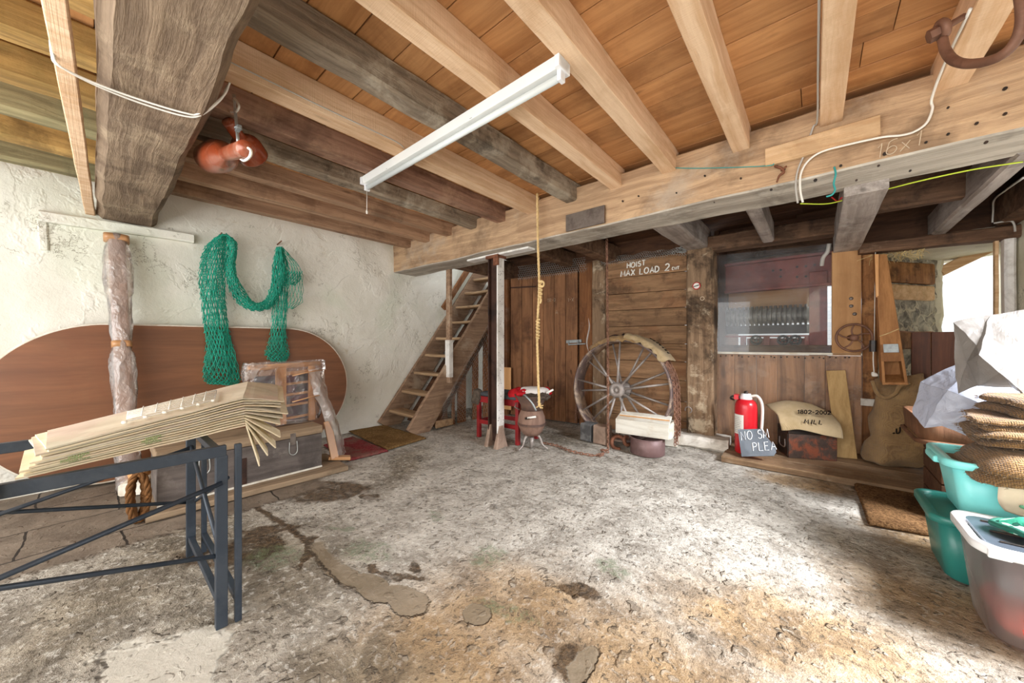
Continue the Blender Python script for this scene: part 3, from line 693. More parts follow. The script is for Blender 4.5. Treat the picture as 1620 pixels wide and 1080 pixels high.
o = MB(); o.rough((XW - .04, .165, 2.385), (1.48, .165, 2.385), .35, .245, amp=.017, ch=.035, step=.09, freq=2.3, seed=21)
single('tie_beam_timber', o, W['old_beam'], 'broad dark brown beam with two white cables looped under it', 'beam', kind='thing')
mb = MB(); mb.rough((XW + .02, -.05, 2.30), (.6, -.13, 2.30), .055, .05, amp=.003, ch=.004, seed=6)
single('timber_batten', mb, W['pale'], 'slim pale batten fixed along the broad dark brown beam', 'batten', kind='thing')

JX = [(-4.30, .10, 'tan'), (-3.86, .10, 'tan'), (-3.43, .105, 'tan'), (-2.99, .11, 'grey'), (-2.56, .115, 'pink'), (-2.15, .11, 'pale'), (-1.70, .125, 'greyw'), (-1.265, .10, 'pale'), (-.84, .10, 'pale'), (-.378, .095, 'pale'), (.07, .10, 'pale'), (.52, .115, 'pale2'), (.98, .10, 'pale')]
JL = ['tan ceiling joist closest to the long white wall', 'tan ceiling joist second out from the long white wall', 'reddish tan ceiling joist third out from the long white wall',
 'worm-eaten dark ceiling joist between the hung red lamps and the white wall', 'brownish ceiling joist just behind the hung red lamps', 'pale sawn joist carrying the thin grey cable to the strip light',
 'dark grey weathered joist with flaking bark crossing above the strip light', 'pale sawn joist above the middle of the strip light', 'pale sawn joist touching the big white end of the strip light',
 'pale sawn joist between the strip light and the cabled joist', 'pale sawn joist running straight overhead with a cable along its side', 'greyed ceiling joist pierced by the rusty iron hook', 'ceiling joist past the rusty iron hook by the cream wall']
JM = {'tan': W['tan_joist'], 'grey': W['grey_joist'], 'pink': W['pink_joist'], 'pale': W['pale'], 'greyw': W['grey_joist'], 'pale2': W['pale']}
for i, (x, w, kd) in enumerate(JX):
    mb = MB(); rgh = .009 if kd in ('grey', 'greyw') else .0025
    zb = 2.48 if x > -2.9 else 2.50
    h = 2.643 - zb
    yA = .30
    sh = .03 if x < -2.4 else 0
    mb.rough((x + sh * .5, yA, zb + h / 2), (x, 2.87, zb + h / 2), w, h, amp=rgh, ch=.014 if rgh > .005 else .003, step=.1, freq=3.5, seed=i + 30)
    single('ceiling_joist', mb, JM[kd], JL[i], 'joist', group='joists over the hall', kind='thing')
JL2 = ['mossy joist beyond the batten, nearest the white wall', 'mossy joist beyond the batten, second from the white wall', 'green-stained joist beyond the batten, third from the white wall', 'yellowish joist beyond the batten, fourth from the white wall',
 'yellowish joist beyond the batten, fifth from the white wall', 'yellowish joist beyond the batten, sixth from the white wall', 'yellowish joist beyond the batten, seventh from the white wall']
for i, x in enumerate((-4.33, -3.88, -3.42, -2.98, -2.55, -2.13, -1.70)):
    mb = MB(); mb.rough((x, -1.9, 2.555), (x, .06, 2.555), .11, .17, amp=.007, ch=.02, step=.1, freq=3.5, seed=i + 60)
    single('ceiling_joist', mb, W['moss_joist_green'] if i in (0, 2) else W['moss_joist'], JL2[i], 'joist', group='mossy joists beyond the batten', kind='thing')

# framing beyond the crossbeam
def timber(name, mat, label, p0, p1, w, h, amp=.008, ch=.015, seed=0, cat='timber', **k):
    mb = MB(); mb.rough(p0, p1, w, h, amp=amp, ch=ch, seed=seed, **k); return single(name, mb, mat, label, cat, kind='thing')
timber('tie_timber', W['grey_tie'], 'thick grey timber running from the crossbeam to the worn pillar', (-1.05, 3.15, 2.37), (-1.05, 4.72, 2.40), .23, .25, seed=71)
timber('tie_timber', W['grey_tie'], 'slim grey joist above the glazed opening', (-.375, 3.15, 2.34), (-.375, 4.55, 2.34), .1, .21, amp=.004, seed=72)
timber('tie_timber', W['grey_tie'], 'wide boxed grey beam above the tan plywood post', (.24, 3.12, 2.24), (.24, 5.02, 2.235), .2, .22, amp=.003, ch=.004, seed=73)
timber('tie_timber', W['grey_tie'], 'slender grey joist above the window recess', (.85, 3.15, 2.29), (.85, 5.08, 2.28), .095, .22, amp=.004, seed=74)
timber('tie_timber', W['dark_tie'], 'dark timber along the cream wall with a grey conduit', (1.24, 3.15, 2.33), (1.24, 5.1, 2.32), .13, .26, amp=.006, seed=75)
timber('head_timber', W['dark_tie'], 'brown header beam across the top of the glazed opening', (-.95, 4.62, 2.32), (.15, 4.72, 2.33), .2, .17, seed=76)
timber('head_timber', W['dark_tie'], 'dark cross timber between the boxed grey beam and the slender joist', (.3, 4.0, 2.33), (.83, 4.02, 2.33), .1, .22, seed=77)
timber('head_timber', W['dark_tie'], 'dark lintel above the bright window recess', (.33, 5.0, 2.13), (1.30, 5.06, 2.125), .16, .11, seed=78)
timber('tie_timber', W['dark_tie'], 'dark floor timber over the plank door', (-2.75, 3.15, 2.42), (-2.75, 4.6, 2.40), .14, .2, seed=79)
timber('tie_timber', W['dark_tie'], 'dark floor timber behind the steel post, over the stair side', (-3.85, 3.15, 2.38), (-3.85, 4.6, 2.36), .12, .3, seed=80)
timber('tie_timber', W['dark_tie'], 'dark hoist timber above the boards beside the hanging chain', (-2.15, 3.15, 2.40), (-2.1, 4.65, 2.38), .16, .22, amp=.012, seed=81)

# ---------------------------------------------------------------- partition with the plank door
mb = MB()
ex = [far(px, 540).x for px in (957, 1086)]
zs = [0.0, .22, .46, .72, .95, 1.17, 1.40, 1.62, 1.84, 2.06, 2.29]
for i in range(len(zs) - 1):
    xs = [ex[0]] + ([ex[0] + .45] if i in (5,) else []) + [ex[1]]
    for a, b in zip(xs, xs[1:]):
        xm = (a + b) / 2
        mb.box((xm, fary(xm) + .02 + random.uniform(-.003, .003), (zs[i] + zs[i + 1]) / 2), (b - a + .004, .035, zs[i + 1] - zs[i] - .006), Euler((0, random.uniform(-.003, .003), math.atan(.1))))
hw = struct('wall_far', mb, W['far_boards'], bev=.003)
mb = MB(); e = far(992, 424, .01); q = far(1028, 418, .01); lettering(mb, 'HOIST', e, q - e, V((.06, 0, 1)), .066, .0085)
p = far(982, 437.5, .01); q = far(1040, 430, .01); w_ = lettering(mb, 'MAX LOAD ', p, q - p, V((.06, 0, 1)), .073, .0085, sp=1.03)
d = (q - p).normalized(); p2 = p + d * w_; lettering(mb, '2', p2, q - p, V((.06, 0, 1)), .085, .0095)
p3 = p2 + d * .085; lettering(mb, 'CWT', p3, q - p, V((.06, 0, 1)), .034, .006); part('lettering', mb, W['white_letter'], hw, label='white hand-painted hoist load notice')
# wire netting strips (hexagonal)
def hexnet(mb, fn, nu, nv, r=.0022):
    """fn(u,v) -> point; honeycomb of wires"""
    for i in range(nu):
        for j in range(nv):
            off = .5 if j % 2 else 0
            a = fn((i + off) / nu, (j + .15) / nv); b = fn((i + off) / nu, (j + .75) / nv)
            c = fn((i + off - .5) / nu, (j + 1.15) / nv); d_ = fn((i + off + .5) / nu, (j + 1.15) / nv)
            mb.tube([a, b], r, 3, False); mb.tube([b, c], r, 3, False); mb.tube([b, d_], r, 3, False)
mb = MB()
def n1(u, v):
    x = -3.62 + 1.15 * u; p = V((x, fary(x) - .03 + nz((u * 5, v * 2, 0), 1) * .03, 2.18 + .22 * v)); return p
hexnet(mb, n1, 34, 7)
single('wire_netting', mb, W['galv'], 'strip of hexagonal wire netting filling the gap above the plank door', 'netting')
mb = MB()
def n2(u, v):
    x = -2.22 + 1.1 * u; return V((x, fary(x) - .05 - .04 * math.sin(v * 3) + nz((u * 9, v * 2, 4), 1) * .04, 2.24 + .1 * v + nz((u * 7, v, 1), 1) * .03))
hexnet(mb, n2, 40, 5)
for i in range(26):
    t = [V((-1.15, 4.52, 2.3)) + V((random.gauss(0, .05), random.gauss(0, .03), random.gauss(0, .025))) for _ in range(4)]
    mb.tube(smoothpath(t, 4), .002, 3, False)
single('wire_netting', mb, W['galv'], 'crumpled grey wire netting along the top of the hoist boards', 'netting')

# door
mb = MB(); d0 = far(809, 540).x; pxs = [808, 826, 843, 860, 877, 895, 914]
root = thing('door_1', None, None, (far(862, 540).x, fary(far(862, 540).x), 0), kind='structure')
mb = MB()
for a, b in zip(pxs, pxs[1:]):
    x0 = far(a, 540).x; x1 = far(b, 540).x; xm = (x0 + x1) / 2
    mb.box((xm, fary(xm) + .005, 1.12), (x1 - x0 - .006, .03, 2.22), Euler((0, 0, math.atan(.1))))
part('plank_panel', mb, W['door'], root, bev=.004)
mb = MB(); a = far(808, 455, .02); b = far(848, 453, .02); mb.bar(a, b, .012, .02); part('hinge', mb, W['steel_dark'], root, bev=.002, label='dark strap hinge')
mb = MB(); a = far(896, 540.5, .02); b = far(920, 539, .02); mb.bar(a, b, .02, .045); mb.bar(far(899, 545, .035), far(926, 543.5, .035), .018, .018)
for px in (900, 915): mb.box(far(px, 541, .03), (.012, .035, .06))
part('door_bolt', mb, W['zinc'], root, bev=.003, label='zinc sliding bolt')
mb = MB()
for (px, py, tx, h) in ((866, 478, 'TR-0', .05), (899, 477, '1-X', .05), (879, 497, 'A', .06)):
    p = far(px, py, .013); q = far(px + 20, py - 2, .013); lettering(mb, tx, p, q - p, UP, h, .002, wob=.08)
part('chalk_writing', mb, W['chalk_dim'], root)
def upright(name, mat, label, px0, px1, z0, z1, th, off=0.0, amp=.006, seed=0, cat='post', fn=far, ch=.012):
    x0 = fn(px0, 540, off).x; x1 = fn(px1, 540, off).x; xm = (x0 + x1) / 2; yy = (fary(xm) if fn is far else pany(xm)) - off
    mb = MB(); mb.rough((xm, yy + th / 2, z0), (xm, yy + th / 2, z1), abs(x1 - x0), th, up=(0, 1, 0), amp=amp, ch=ch, seed=seed)
    return single(name, mb, mat, label, cat, kind='thing')
b = upright('upright_board', W['vert_boards'], 'brown fixed board beside the door bolt, smeared with white paint', 915, 937, 0, 2.32, .04, 0, .003, 91, 'board')
mb = MB(); a = far(929, 505, .002)
pts = [far(931, 503, .004), far(933, 518, .004), far(929, 540, .004), far(931, 556, .004)]
mb.tube(smoothpath(pts, 6), [.004 + .028 * math.sin(PI * min(1, i / 18)) for i in range(19)], 8, True, flat=.22); part('paint_smear', mb, W['white_paint'], b, True)
upright('timber_post', W['post'], 'rough brown post between the plank door and the hoist boards', 936, 957, 0, 2.33, .10, .05, .012, 92)
upright('timber_post', W['vert_boards'], 'brown door jamb just behind the white steel post', 794, 802, 0, 2.25, .09, .06, .003, 93)
upright('upright_board', W['vert_boards'], 'tall grey-brown board behind the steel post', 772, 793, 0, 2.3, .04, .03, .003, 94, 'board')
upright('upright_board', W['pine'], 'short pale board standing by the door jamb above the red stool', 796, 808, .1, .78, .03, .10, .002, 95, 'board')
# pillar with the round sticker
root = upright('timber_pillar', W['post'], 'broad worn dark pillar carrying a small round white sticker', 1085, 1129, .12, 2.27, .24, .17, .014, 96, 'pillar', ch=.02)
c = far(1102, 452, .195)
mb = MB(); mb.lathe([(.001, .004), (.040, .004), (.040, 0), (.001, 0)], c, (0, -1, 0), 28); part('sticker', mb, W['label'], root)
mb = MB(); mb.torus(c + V((0, -.004, 0)), .038, .005, (0, 1, 0), 28, 6); part('sticker_ring', mb, W['ext_red'], root)
mb = MB(); mb.box(c + V((0, -.006, 0)), (.062, .004, .009), Euler((0, R(-14), 0))); part('sticker_bar', mb, W['black_ink'], root)
mb = MB(); mb.torus(far(1111, 472, .19), .02, .004, (0, 1, 0), 18, 6); part('knot_hole', mb, W['chalk_dim'], root)
mb = MB()
cx = -1.02
mb.rough((-1.32, 4.52, .06), (-.72, 4.56, .06), .34, .14, amp=.02, ch=.03, step=.06, freq=6, seed=97)
single('stone_plinth', mb, W['white_stone'], 'limewashed stone plinth under the worn dark pillar', 'plinth', smooth=False, kind='thing')
# ---------------------------------------------------------------- glazed opening and panel below
rz = math.atan(.2)
xl = pan(1130, 560).x; xr = pan(1363, 560).x
mb = MB(); edges = [xl, xl + .2, xl + .41, xl + .6, xl + .83, xl + 1.0, xr]
for a, b in zip(edges, edges[1:]):
    xm = (a + b) / 2; mb.box((xm, pany(xm) + .012, .53), ((b - a - .003) / math.cos(rz), .026, 1.04), Euler((0, 0, rz)))
root = single('boarded_panelling', mb, W['panel'], 'wide stained brown panel of upright planks below the glazed opening', 'panel', bev=.002, kind='thing', loc=((xl + xr) / 2, pany((xl + xr) / 2), .15))
mb = MB(); pl = pan(1130, 560, .012); pr = pan(1363, 562, .012)
def film(u, v):
    x = lerp(xl + .01, xr, u); return V((x, pany(x) - .008 - abs(nz((u * 6, v * 6, 0), 1)) * .007, .17 + .9 * v))
mb.grid(film, 50, 36); part('plastic_film', mb, W['film'], root, True, label='clear plastic film stapled over the planks')
mb = MB()
for i in range(24):
    x = lerp(xl + .03, xr - .03, (i + random.uniform(-.3, .3)) / 24); mb.lathe([(.001, .006), (.008, .004), (.008, 0)], (x, pany(x) - .012, 1.03 + random.uniform(-.01, .006)), (0, -1, 0), 7)
part('nail_row', mb, W['tin_dark'], root, kind='stuff')
win = thing('window_1', None, None, ((xl + xr) / 2, pany((xl + xr) / 2), 1.06), kind='structure')
gl, gr = xl + .02, pan(1316, 540).x
mb = MB()
mb.bar((xl, pany(xl) - .02, 1.0), (xl, pany(xl) - .02, 2.26), .035, .06); mb.bar((xl, pany(xl) - .02, 1.065), (xr, pany(xr) - .02, 1.07), .03, .025)
part('window_frame', mb, W['white_box'], win, bev=.004)
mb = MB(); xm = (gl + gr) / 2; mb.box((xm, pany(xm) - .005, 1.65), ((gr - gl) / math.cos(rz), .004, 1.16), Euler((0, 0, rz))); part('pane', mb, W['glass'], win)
# machinery behind the glass
def mx_(px, py, y): return ony(px, py, y)
mb = MB(); a = mx_(1120, 444, 5.35); b = mx_(1330, 425, 5.35)
root = thing('steel_girder', 'dark red steel girder with bolt holes behind the glare-hazed glass', 'girder', ((a.x + b.x) / 2, 5.4, a.z - .15))
mb = MB(); h = .17
mb.bx(a.x, b.x, 5.38, 5.40, a.z - h, a.z + h); mb.bx(a.x, b.x, 5.30, 5.42, a.z + h - .01, a.z + h + .02); mb.bx(a.x, b.x, 5.30, 5.42, a.z - h - .02, a.z - h + .01)
part('web', mb, W['girder'], root, bev=.004)
mb = MB()
for px, py in ((1223, 428), (1235, 427), (1235, 437.5), (1261, 422), (1275, 421), (1289, 419), (1261, 438), (1275, 437), (1289, 436)):
    mb.lathe([(.001, .003), (.013, .003), (.013, 0)], mx_(px, py, 5.377), (0, -1, 0), 10)
part('bolt_hole', mb, W['tin_dark'], root, kind='stuff')
mb = MB(); a = mx_(1122, 472, 5.6); b = mx_(1282, 472, 5.6); mb.bx(a.x, b.x, 5.6, 5.63, mx_(1200, 512, 5.6).z, mx_(1200, 452, 5.6).z)
single('machine_board', mb, W['mach_board'], 'plain tan board behind the glare-hazed glass, under the red girder', 'board', bev=.003, kind='thing')
mb = MB(); mb.rough((mx_(1115, 405, 5.5).x, 5.52, 2.16), (mx_(1330, 400, 5.5).x, 5.52, 2.18), .12, .20, amp=.008, seed=98); mb.rough((mx_(1115, 405, 5.5).x, 5.56, 2.36), (mx_(1330, 400, 5.5).x, 5.56, 2.38), .12, .18, amp=.008, seed=97)
single('machine_timber', mb, W['dark_tie'], 'brown timbers behind the glass above the red girder', 'timber', kind='thing')
# fluted roller
za, zb_ = mx_(1200, 513, 5.5).z, mx_(1200, 487, 5.5).z; cz = (za + zb_) / 2; rr = (zb_ - za) / 2 + .02
x0 = mx_(1122, 500, 5.5).x; x1 = mx_(1281, 500, 5.5).x
mb = MB(); prof = []; n = 22
for i in range(n):
    t = x0 + (x1 - x0) * i / n; dx = (x1 - x0) / n
    prof += [(rr, t), (rr, t + dx * .5), (rr * .72, t + dx * .54), (rr * .72, t + dx * .96)]
mb.lathe(prof, (0, 5.5, cz), (1, 0, 0), 24, True); single('fluted_roller', mb, W['mach_iron'], 'ribbed grey iron roller behind the glare-hazed glass', 'roller')
mb = MB(); z = mx_(1200, 521, 5.42).z; mb.bx(x0, x1, 5.40, 5.46, z - .055, z + .05); single('machine_rail', mb, W['mach_dark'], 'dark flat iron rail below the ribbed roller', 'rail', bev=.006)
mb = MB(); a = mx_(1280, 490, 5.34); b = mx_(1309, 490, 5.34); mb.bx(a.x, b.x, 5.34, 5.44, .0, 2.0); single('machine_upright', mb, W['girder'], 'dark red upright beside the ribbed roller behind glass', 'upright', bev=.004)
mb = MB(); mb.rough((x0 - .05, 5.12, mx_(1200, 553, 5.05).z), (xr - .12, 5.2, mx_(1300, 553, 5.05).z), .1, .1, amp=.006, seed=99); single('machine_sill', mb, W['dark_tie'], 'brown timber sill inside the glass, above the plank panel', 'sill', kind='thing')
for k, (px, lab) in enumerate(((1196, 'dark iron wheel on edge behind the glass, below the middle of the roller'), (1239, 'dark iron wheel low behind the glass, second in the row'), (1258, 'dark iron wheel low behind the glass, nearest the red upright'))):
    p = mx_(px, 538, 5.35); mb = MB(); mb.torus(p, .05, .014, (0, 1, 0), 24, 8); mb.lathe([(.001, -.03), (.02, -.03), (.02, .03), (.001, .03)], p, (0, 1, 0), 14)
    for q in range(5): mb.tube([p, p + V((math.cos(q * 1.2566), 0, math.sin(q * 1.2566))) * .05], .006, 5)
    single('gear_wheel', mb, W['mach_dark'], lab, 'wheel', smooth=True, group='iron wheels behind the glass')
mb = MB(); mb.bx(x0, mx_(1281, 530, 5.4).x, 5.36, 5.40, mx_(1200, 532, 5.38).z - .008, mx_(1200, 532, 5.38).z + .012)
for px in (1176, 1213, 1278): p = mx_(px, 538, 5.38); mb.bx(p.x - .03, p.x + .03, 5.36, 5.40, p.z - .07, p.z + .04)
mb.bx(mx_(1182, 530, 5.45).x, mx_(1290, 530, 5.45).x, 5.44, 5.47, mx_(1200, 548, 5.45).z, mx_(1200, 535, 5.45).z)
single('machine_bracket', mb, W['girder'], 'low reddish iron bracket row behind the glass', 'frame', bev=.003)
mb = MB()
mb.tube(smoothpath([mx_(1312, 385, 4.88), mx_(1309, 398, 4.9), mx_(1302, 408, 4.93), mx_(1300, 420, 4.97)], 8), .018, 8); single('bent_conduit', mb, W['grey_cable'], 'short bent pale pipe at the top corner of the glass', 'pipe', smooth=True)
# post with plywood face and hand wheel
xq0 = pan(1364, 540).x; xq1 = pan(1388, 540).x; xm = (xq0 + xq1) / 2
mb = MB(); mb.rough((xm, pany(xm) + .06, 0.03), (xm, pany(xm) + .06, 2.12), (xq1 - xq0), .16, up=(0, 1, 0), amp=.01, ch=.012, seed=101)
single('timber_post', mb, W['rust_post'], 'rusty brown post full of holes beside the tan plywood', 'post', kind='thing')
a = pan(1316, 540, .03).x; b = pan(1362, 540, .03).x; xm = (a + b) / 2
mb = MB(); mb.box((xm, pany(xm) - .02, 1.60), ((b - a) / math.cos(rz), .03, 1.09), Euler((0, 0, rz)))
root = single('plywood_sheet', mb, W['tan_ply'], 'tan plywood sheet with three dark bolt marks beside the glazed opening', 'board', bev=.003, kind='thing')
mb = MB()
for px, py in ((1346.5, 472), (1346.5, 484), (1352, 496.5)): mb.lathe([(.001, .004), (.017, .003), (.018, 0)], pan(px, py, .036), (0, -1, 0), 14)
part('bolt_mark', mb, W['iron'], root, True, kind='stuff')
c = pan(1351, 534, .14)
root = thing('hand_wheel', 'small brown iron hand wheel on the plywood post beside the glass', 'wheel', c)
mb = MB(); mb.torus(c, .135, .011, (.2, -1, 0), 36, 8); part('rim', mb, W['hook_iron'], root, True)
mb = MB(); mb.lathe([(.001, -.03), (.03, -.03), (.034, 0), (.03, .1), (.001, .1)], c, (-.2, 1, 0), 18); part('hub', mb, W['hook_iron'], root, True)
u = V((1, .2, 0)).normalized()
for q in range(5):
    a = R(18) + q * 2 * PI / 5; mb = MB(); e = c + (u * math.cos(a) + UP * math.sin(a)) * .13; mid = c + (u * math.cos(a + .25) + UP * math.sin(a + .25)) * .07
    mb.tube(smoothpath([c, mid, e], 5), .008, 6); part('spoke', mb, W['hook_iron'], root, True)
# ---------------------------------------------------------------- window recess
A = V((.40, 5.14, 0)); B = V((1.03, 6.05, 0))
mb = MB()
def rev(u, v):
    p = A.lerp(B, u); n = V((B - A)).cross(UP).normalized()
    return V((p.x, p.y, .6 + 1.5 * v)) + n * (nz((u * 5, v * 7, 0), 1) * .02) + V((.05, .0, 0)) * (u > .97) * nz((v * 14, 1, 0), 1)
mb.grid(rev, 40, 60)
struct('wall_reveal', mb, W['stone'])
def rbar(z0, z1, mat, lab, seed):
    mb = MB(); n = V((B.y - A.y, -(B.x - A.x), 0)).normalized()
    mb.rough(A + n * .02 + UP * ((z0 + z1) / 2), A.lerp(B, .86) + n * .02 + UP * ((z0 + z1) / 2), .06, z1 - z0, amp=.01, ch=.015, seed=seed)
    return single('lacing_timber', mb, mat, lab, 'timber', kind='thing')
rbar(1.82, 2.04, W['rust_post'], 'thick orange-brown timber built into the top of the window recess', 111)
rbar(1.64, 1.80, W['paleX'], 'pale timber built into the window recess above the dark stones', 112)
rbar(1.12, 1.31, W['rust_post'], 'orange-brown timber built into the window recess under the dark stones', 113)
mb = MB(); mb.prism([(1.3, 5.14, .6), (1.44, 5.14, .6), (1.72, 6.3, .6), (1.50, 6.3, .6)], (0, 0, 1.6))
mb.rough((1.02, 6.1, .6), (1.02, 6.1, 2.1), .10, .14, up=(0, 1, 0), amp=.03, ch=.02, step=.06, freq=7, seed=44); struct('wall_reveal_edge', mb, W['cream'])
mb = MB(); mb.prism([(.38, 5.08, 2.08), (1.34, 5.08, 2.08), (1.7, 6.3, 2.16), (.5, 6.3, 2.02)], (0, 0, .12)); struct('ceiling_soffit', mb, W['cream'])
mb = MB(); mb.bx(-2.8, 4.2, 7.6, 7.75, -.1, 3.4); struct('wall_outer', mb, W['brick'])
mb = MB(); mb.bx(.35, 1.6, 5.05, 6.2, .55, .62); struct('window_sill', mb, W['white_stone'])
x0 = ony(1586, 430, 5.05).x; x1 = ony(1605, 430, 5.05).x
timber('timber_post', W['white_paint'], 'scuffed white-painted post at the edge of the window recess', ((x0 + x1) / 2, 5.05, .03), ((x0 + x1) / 2, 5.05, 2.09), abs(x1 - x0), .1, amp=.004, seed=115, cat='post')
mb = MB(); x0 = ony(1577, 430, 5.05).x; mb.rough((x0, 5.07, .5), (x0, 5.07, 2.09), .022, .05, up=(0, 1, 0), amp=.003, ch=.004, seed=116)
single('window_lath', mb, W['paleX'], 'narrow pale lath beside the scuffed white post', 'lath', kind='thing')
mb = MB()
for i in range(60):
    p = V((random.uniform(.42, .78), random.uniform(5.02, 5.1), 2.07)); q = p + V((random.gauss(0, .05), random.gauss(0, .02), -random.uniform(.02, .11)))
    mb.tube(smoothpath([p, p.lerp(q, .5) + V((random.gauss(0, .02), 0, 0)), q], 4), .0022, 3, False)
single('straw_wisps', mb, W['cobweb'], 'wisps of straw hanging below the dark lintel of the window recess', 'straw', kind='stuff')
mb = MB(); mb.rough(ony(1488, 430, 6.12), ony(1590, 380, 6.12), .10, .11, up=(0, 1, 0), amp=.006, ch=.012, seed=119)
single('recess_brace', mb, W['paleX'], 'pale sloping brace across the top of the bright window recess', 'brace', kind='thing')
# back of the machine bay, closing wall pieces
mb = MB(); mb.bx(-.95, -.90, 4.95, 6.4, 0, 2.7); struct('wall_bay', mb, W['dark_boards'])
mb = MB(); mb.box((-2.57, fary(-2.57) + .09, 1.30), (2.68, .03, 2.6), Euler((0, 0, math.atan(.1)))); struct('wall_gap_blocker', mb, W['dark_boards'])  # unseen dark sheet added to block bright gaps between boards and round the door
mb = MB(); mb.bx(.34, 1.5, 5.16, 5.22, 2.16, 2.7); mb.bx(-.95, .36, 5.02, 5.08, 2.36, 2.7); struct('wall_head', mb, W['dark_boards'])
rs = random.Random(5); mb = MB()
for i in range(1500):
    x = rs.uniform(-3.2, 1.2); y = rs.uniform(.2, 4.2)
    d_ = ray(0, 0); big = rs.random() ** 3; s_ = .007 + .028 * big
    if (x - V((x, y, 0)).x): continue
    a = rs.uniform(0, 3.14); e_ = rs.uniform(.55, 1); cc = math.cos(a); ss = math.sin(a); rr_ = rs.random(); n_ = 9; ring0 = []; ring1 = []
    zf = nz((x, y, 0), 1.1) * .007 + nz((x, y, 0), 4.0, 2) * .004 + nz((x, y, 0), 11, 3) * .0022 - .006
    for k in range(n_):
        q = 2 * PI * k / n_; w_ = s_ * (1 + rs.uniform(-.15, .15)); u_ = math.cos(q) * w_; v_ = math.sin(q) * w_ * e_
        ring0.append(V((x + u_ * cc - v_ * ss, y + u_ * ss + v_ * cc, zf - .003))); ring1.append(V((x + .72 * (u_ * cc - v_ * ss), y + .72 * (u_ * ss + v_ * cc), zf + .0035 + s_ * .13)))
    mb.loft([ring0, ring1], True, rr_)
o = single('pebbles', mb, W['pebbles'], 'small worn pebbles set flush in the concrete floor', 'pebbles', smooth=True, kind='stuff', loc=(0, 0, 0))
# ================================================================ THINGS ALONG THE BACK
# staircase
SX0, SX1 = -4.66, -3.96; SY, SL = 2.66, 1.28
root = thing('staircase', 'steep dusty wooden staircase climbing along the long white wall', 'staircase', ((SX0 + SX1) / 2, SY, 0))
for x, sd in ((SX0, 1), (SX1, 2)):
    mb = MB(); mb.rough((x, SY + .02, -.03), (x, SY + 2.12, -.03 + 2.12 * SL), .05, .33, amp=.008, ch=.01, seed=120 + sd)
    part('stringer', mb, W['stair'], root)
for k in range(10):
    z = .20 + .262 * k; y = SY + .12 + .205 * k
    mb = MB(); mb.rough((SX0 + .02, y + .04, z), (SX1 - .02, y + .04, z), .235, .04, amp=.004, ch=.012, step=.06, seed=130 + k, bow=-.006)
    part('tread', mb, W['tread'], root)
mb = MB(); mb.rough(((SX0 + SX1) / 2, SY + .36, .02), ((SX0 + SX1) / 2, SY + 2.1, .02 + 1.74 * SL), SX1 - SX0 + .03, .02, amp=.003, seed=140); part('backing_board', mb, W['dark_boards'], root)
mb = MB(); p = onx(709, 600, SX1 + .03); ptop = onx(709, 420, SX1 + .03)
mb.rough((SX1 + .05, p.y, .62), (SX1 + .05, p.y, 2.3), .085, .05, up=(0, 1, 0), amp=.003, ch=.006, seed=141); nw = part('newel_post', mb, W['stair'], root)
mb = MB(); mb.bx(SX1 + .005, SX1 + .097, p.y - .034, p.y + .034, .70, 1.22); part('paint_coat', mb, W['white_paint'], nw, bev=.003, label='white-painted lower length of the newel post')
mb = MB(); mb.rough((SX0 + .05, SY + 1.0, 1.74), (SX0 + .05, SY + 1.9, 1.74 + .9 * SL + .05), .05, .09, amp=.003, ch=.006, seed=142); part('handrail', mb, W['vert_boards'], root)
mb = MB(); mb.rough((SX1 + .02, SY + .34, .06), (SX1 + .02, SY + .62, .06), .04, .1, amp=.004, seed=143); part('foot_block', mb, W['tread'], root)
# boards boxing in the stair side
bd = [(3.18, .14, .70), (3.36, .05, .85), (3.52, .16, 1.05), (3.80, .12, 1.40), (4.02, .10, 1.6), (4.22, .12, 1.85)]
bl = ['short brown upright board under the stair side, nearest the stair foot', 'thin upright lath under the stair side, beside the short board', 'reddish upright board under the middle of the stair side', 'brown upright board under the stair side, behind the red stool',
      'narrow upright board under the stair, just before the corner', 'tall upright board under the stair, in the corner by the post']
for i, (y, w, h) in enumerate(bd):
    mb = MB(); mb.rough((SX1 - .05, y, 0), (SX1 - .05, y, h), w, .03, up=(1, 0, 0), amp=.004, ch=.006, seed=150 + i)
    single('upright_board', mb, W['vert_boards'], bl[i], 'board', group='boards under the stair', kind='thing')
mb = MB()
def wn(u, v):
    y = SY + .45 + 1.3 * u; zt = max(.08, (y - SY) * SL - .28); return V((SX1 + .035 + nz((u * 8, v * 5, 0), 1) * .012, y, .03 + (zt - .0) * v))
hexnet(mb, wn, 26, 22, .0014)
single('wire_netting', mb, W['galv'], 'sagging wire netting stretched over the boards under the stair', 'netting')
mb = MB(); mb.rough((-4.3, 3.5, .02), (-4.3, 4.6, .02), .5, .06, amp=.02); mb.rough((-4.35, 4.55, .0), (-4.35, 4.55, 1.0), .3, .2, amp=.04, seed=9, freq=5)
single('rubble', mb, W['stone'], 'rough pale stonework in the dark space under the stair', 'stonework', kind='thing')
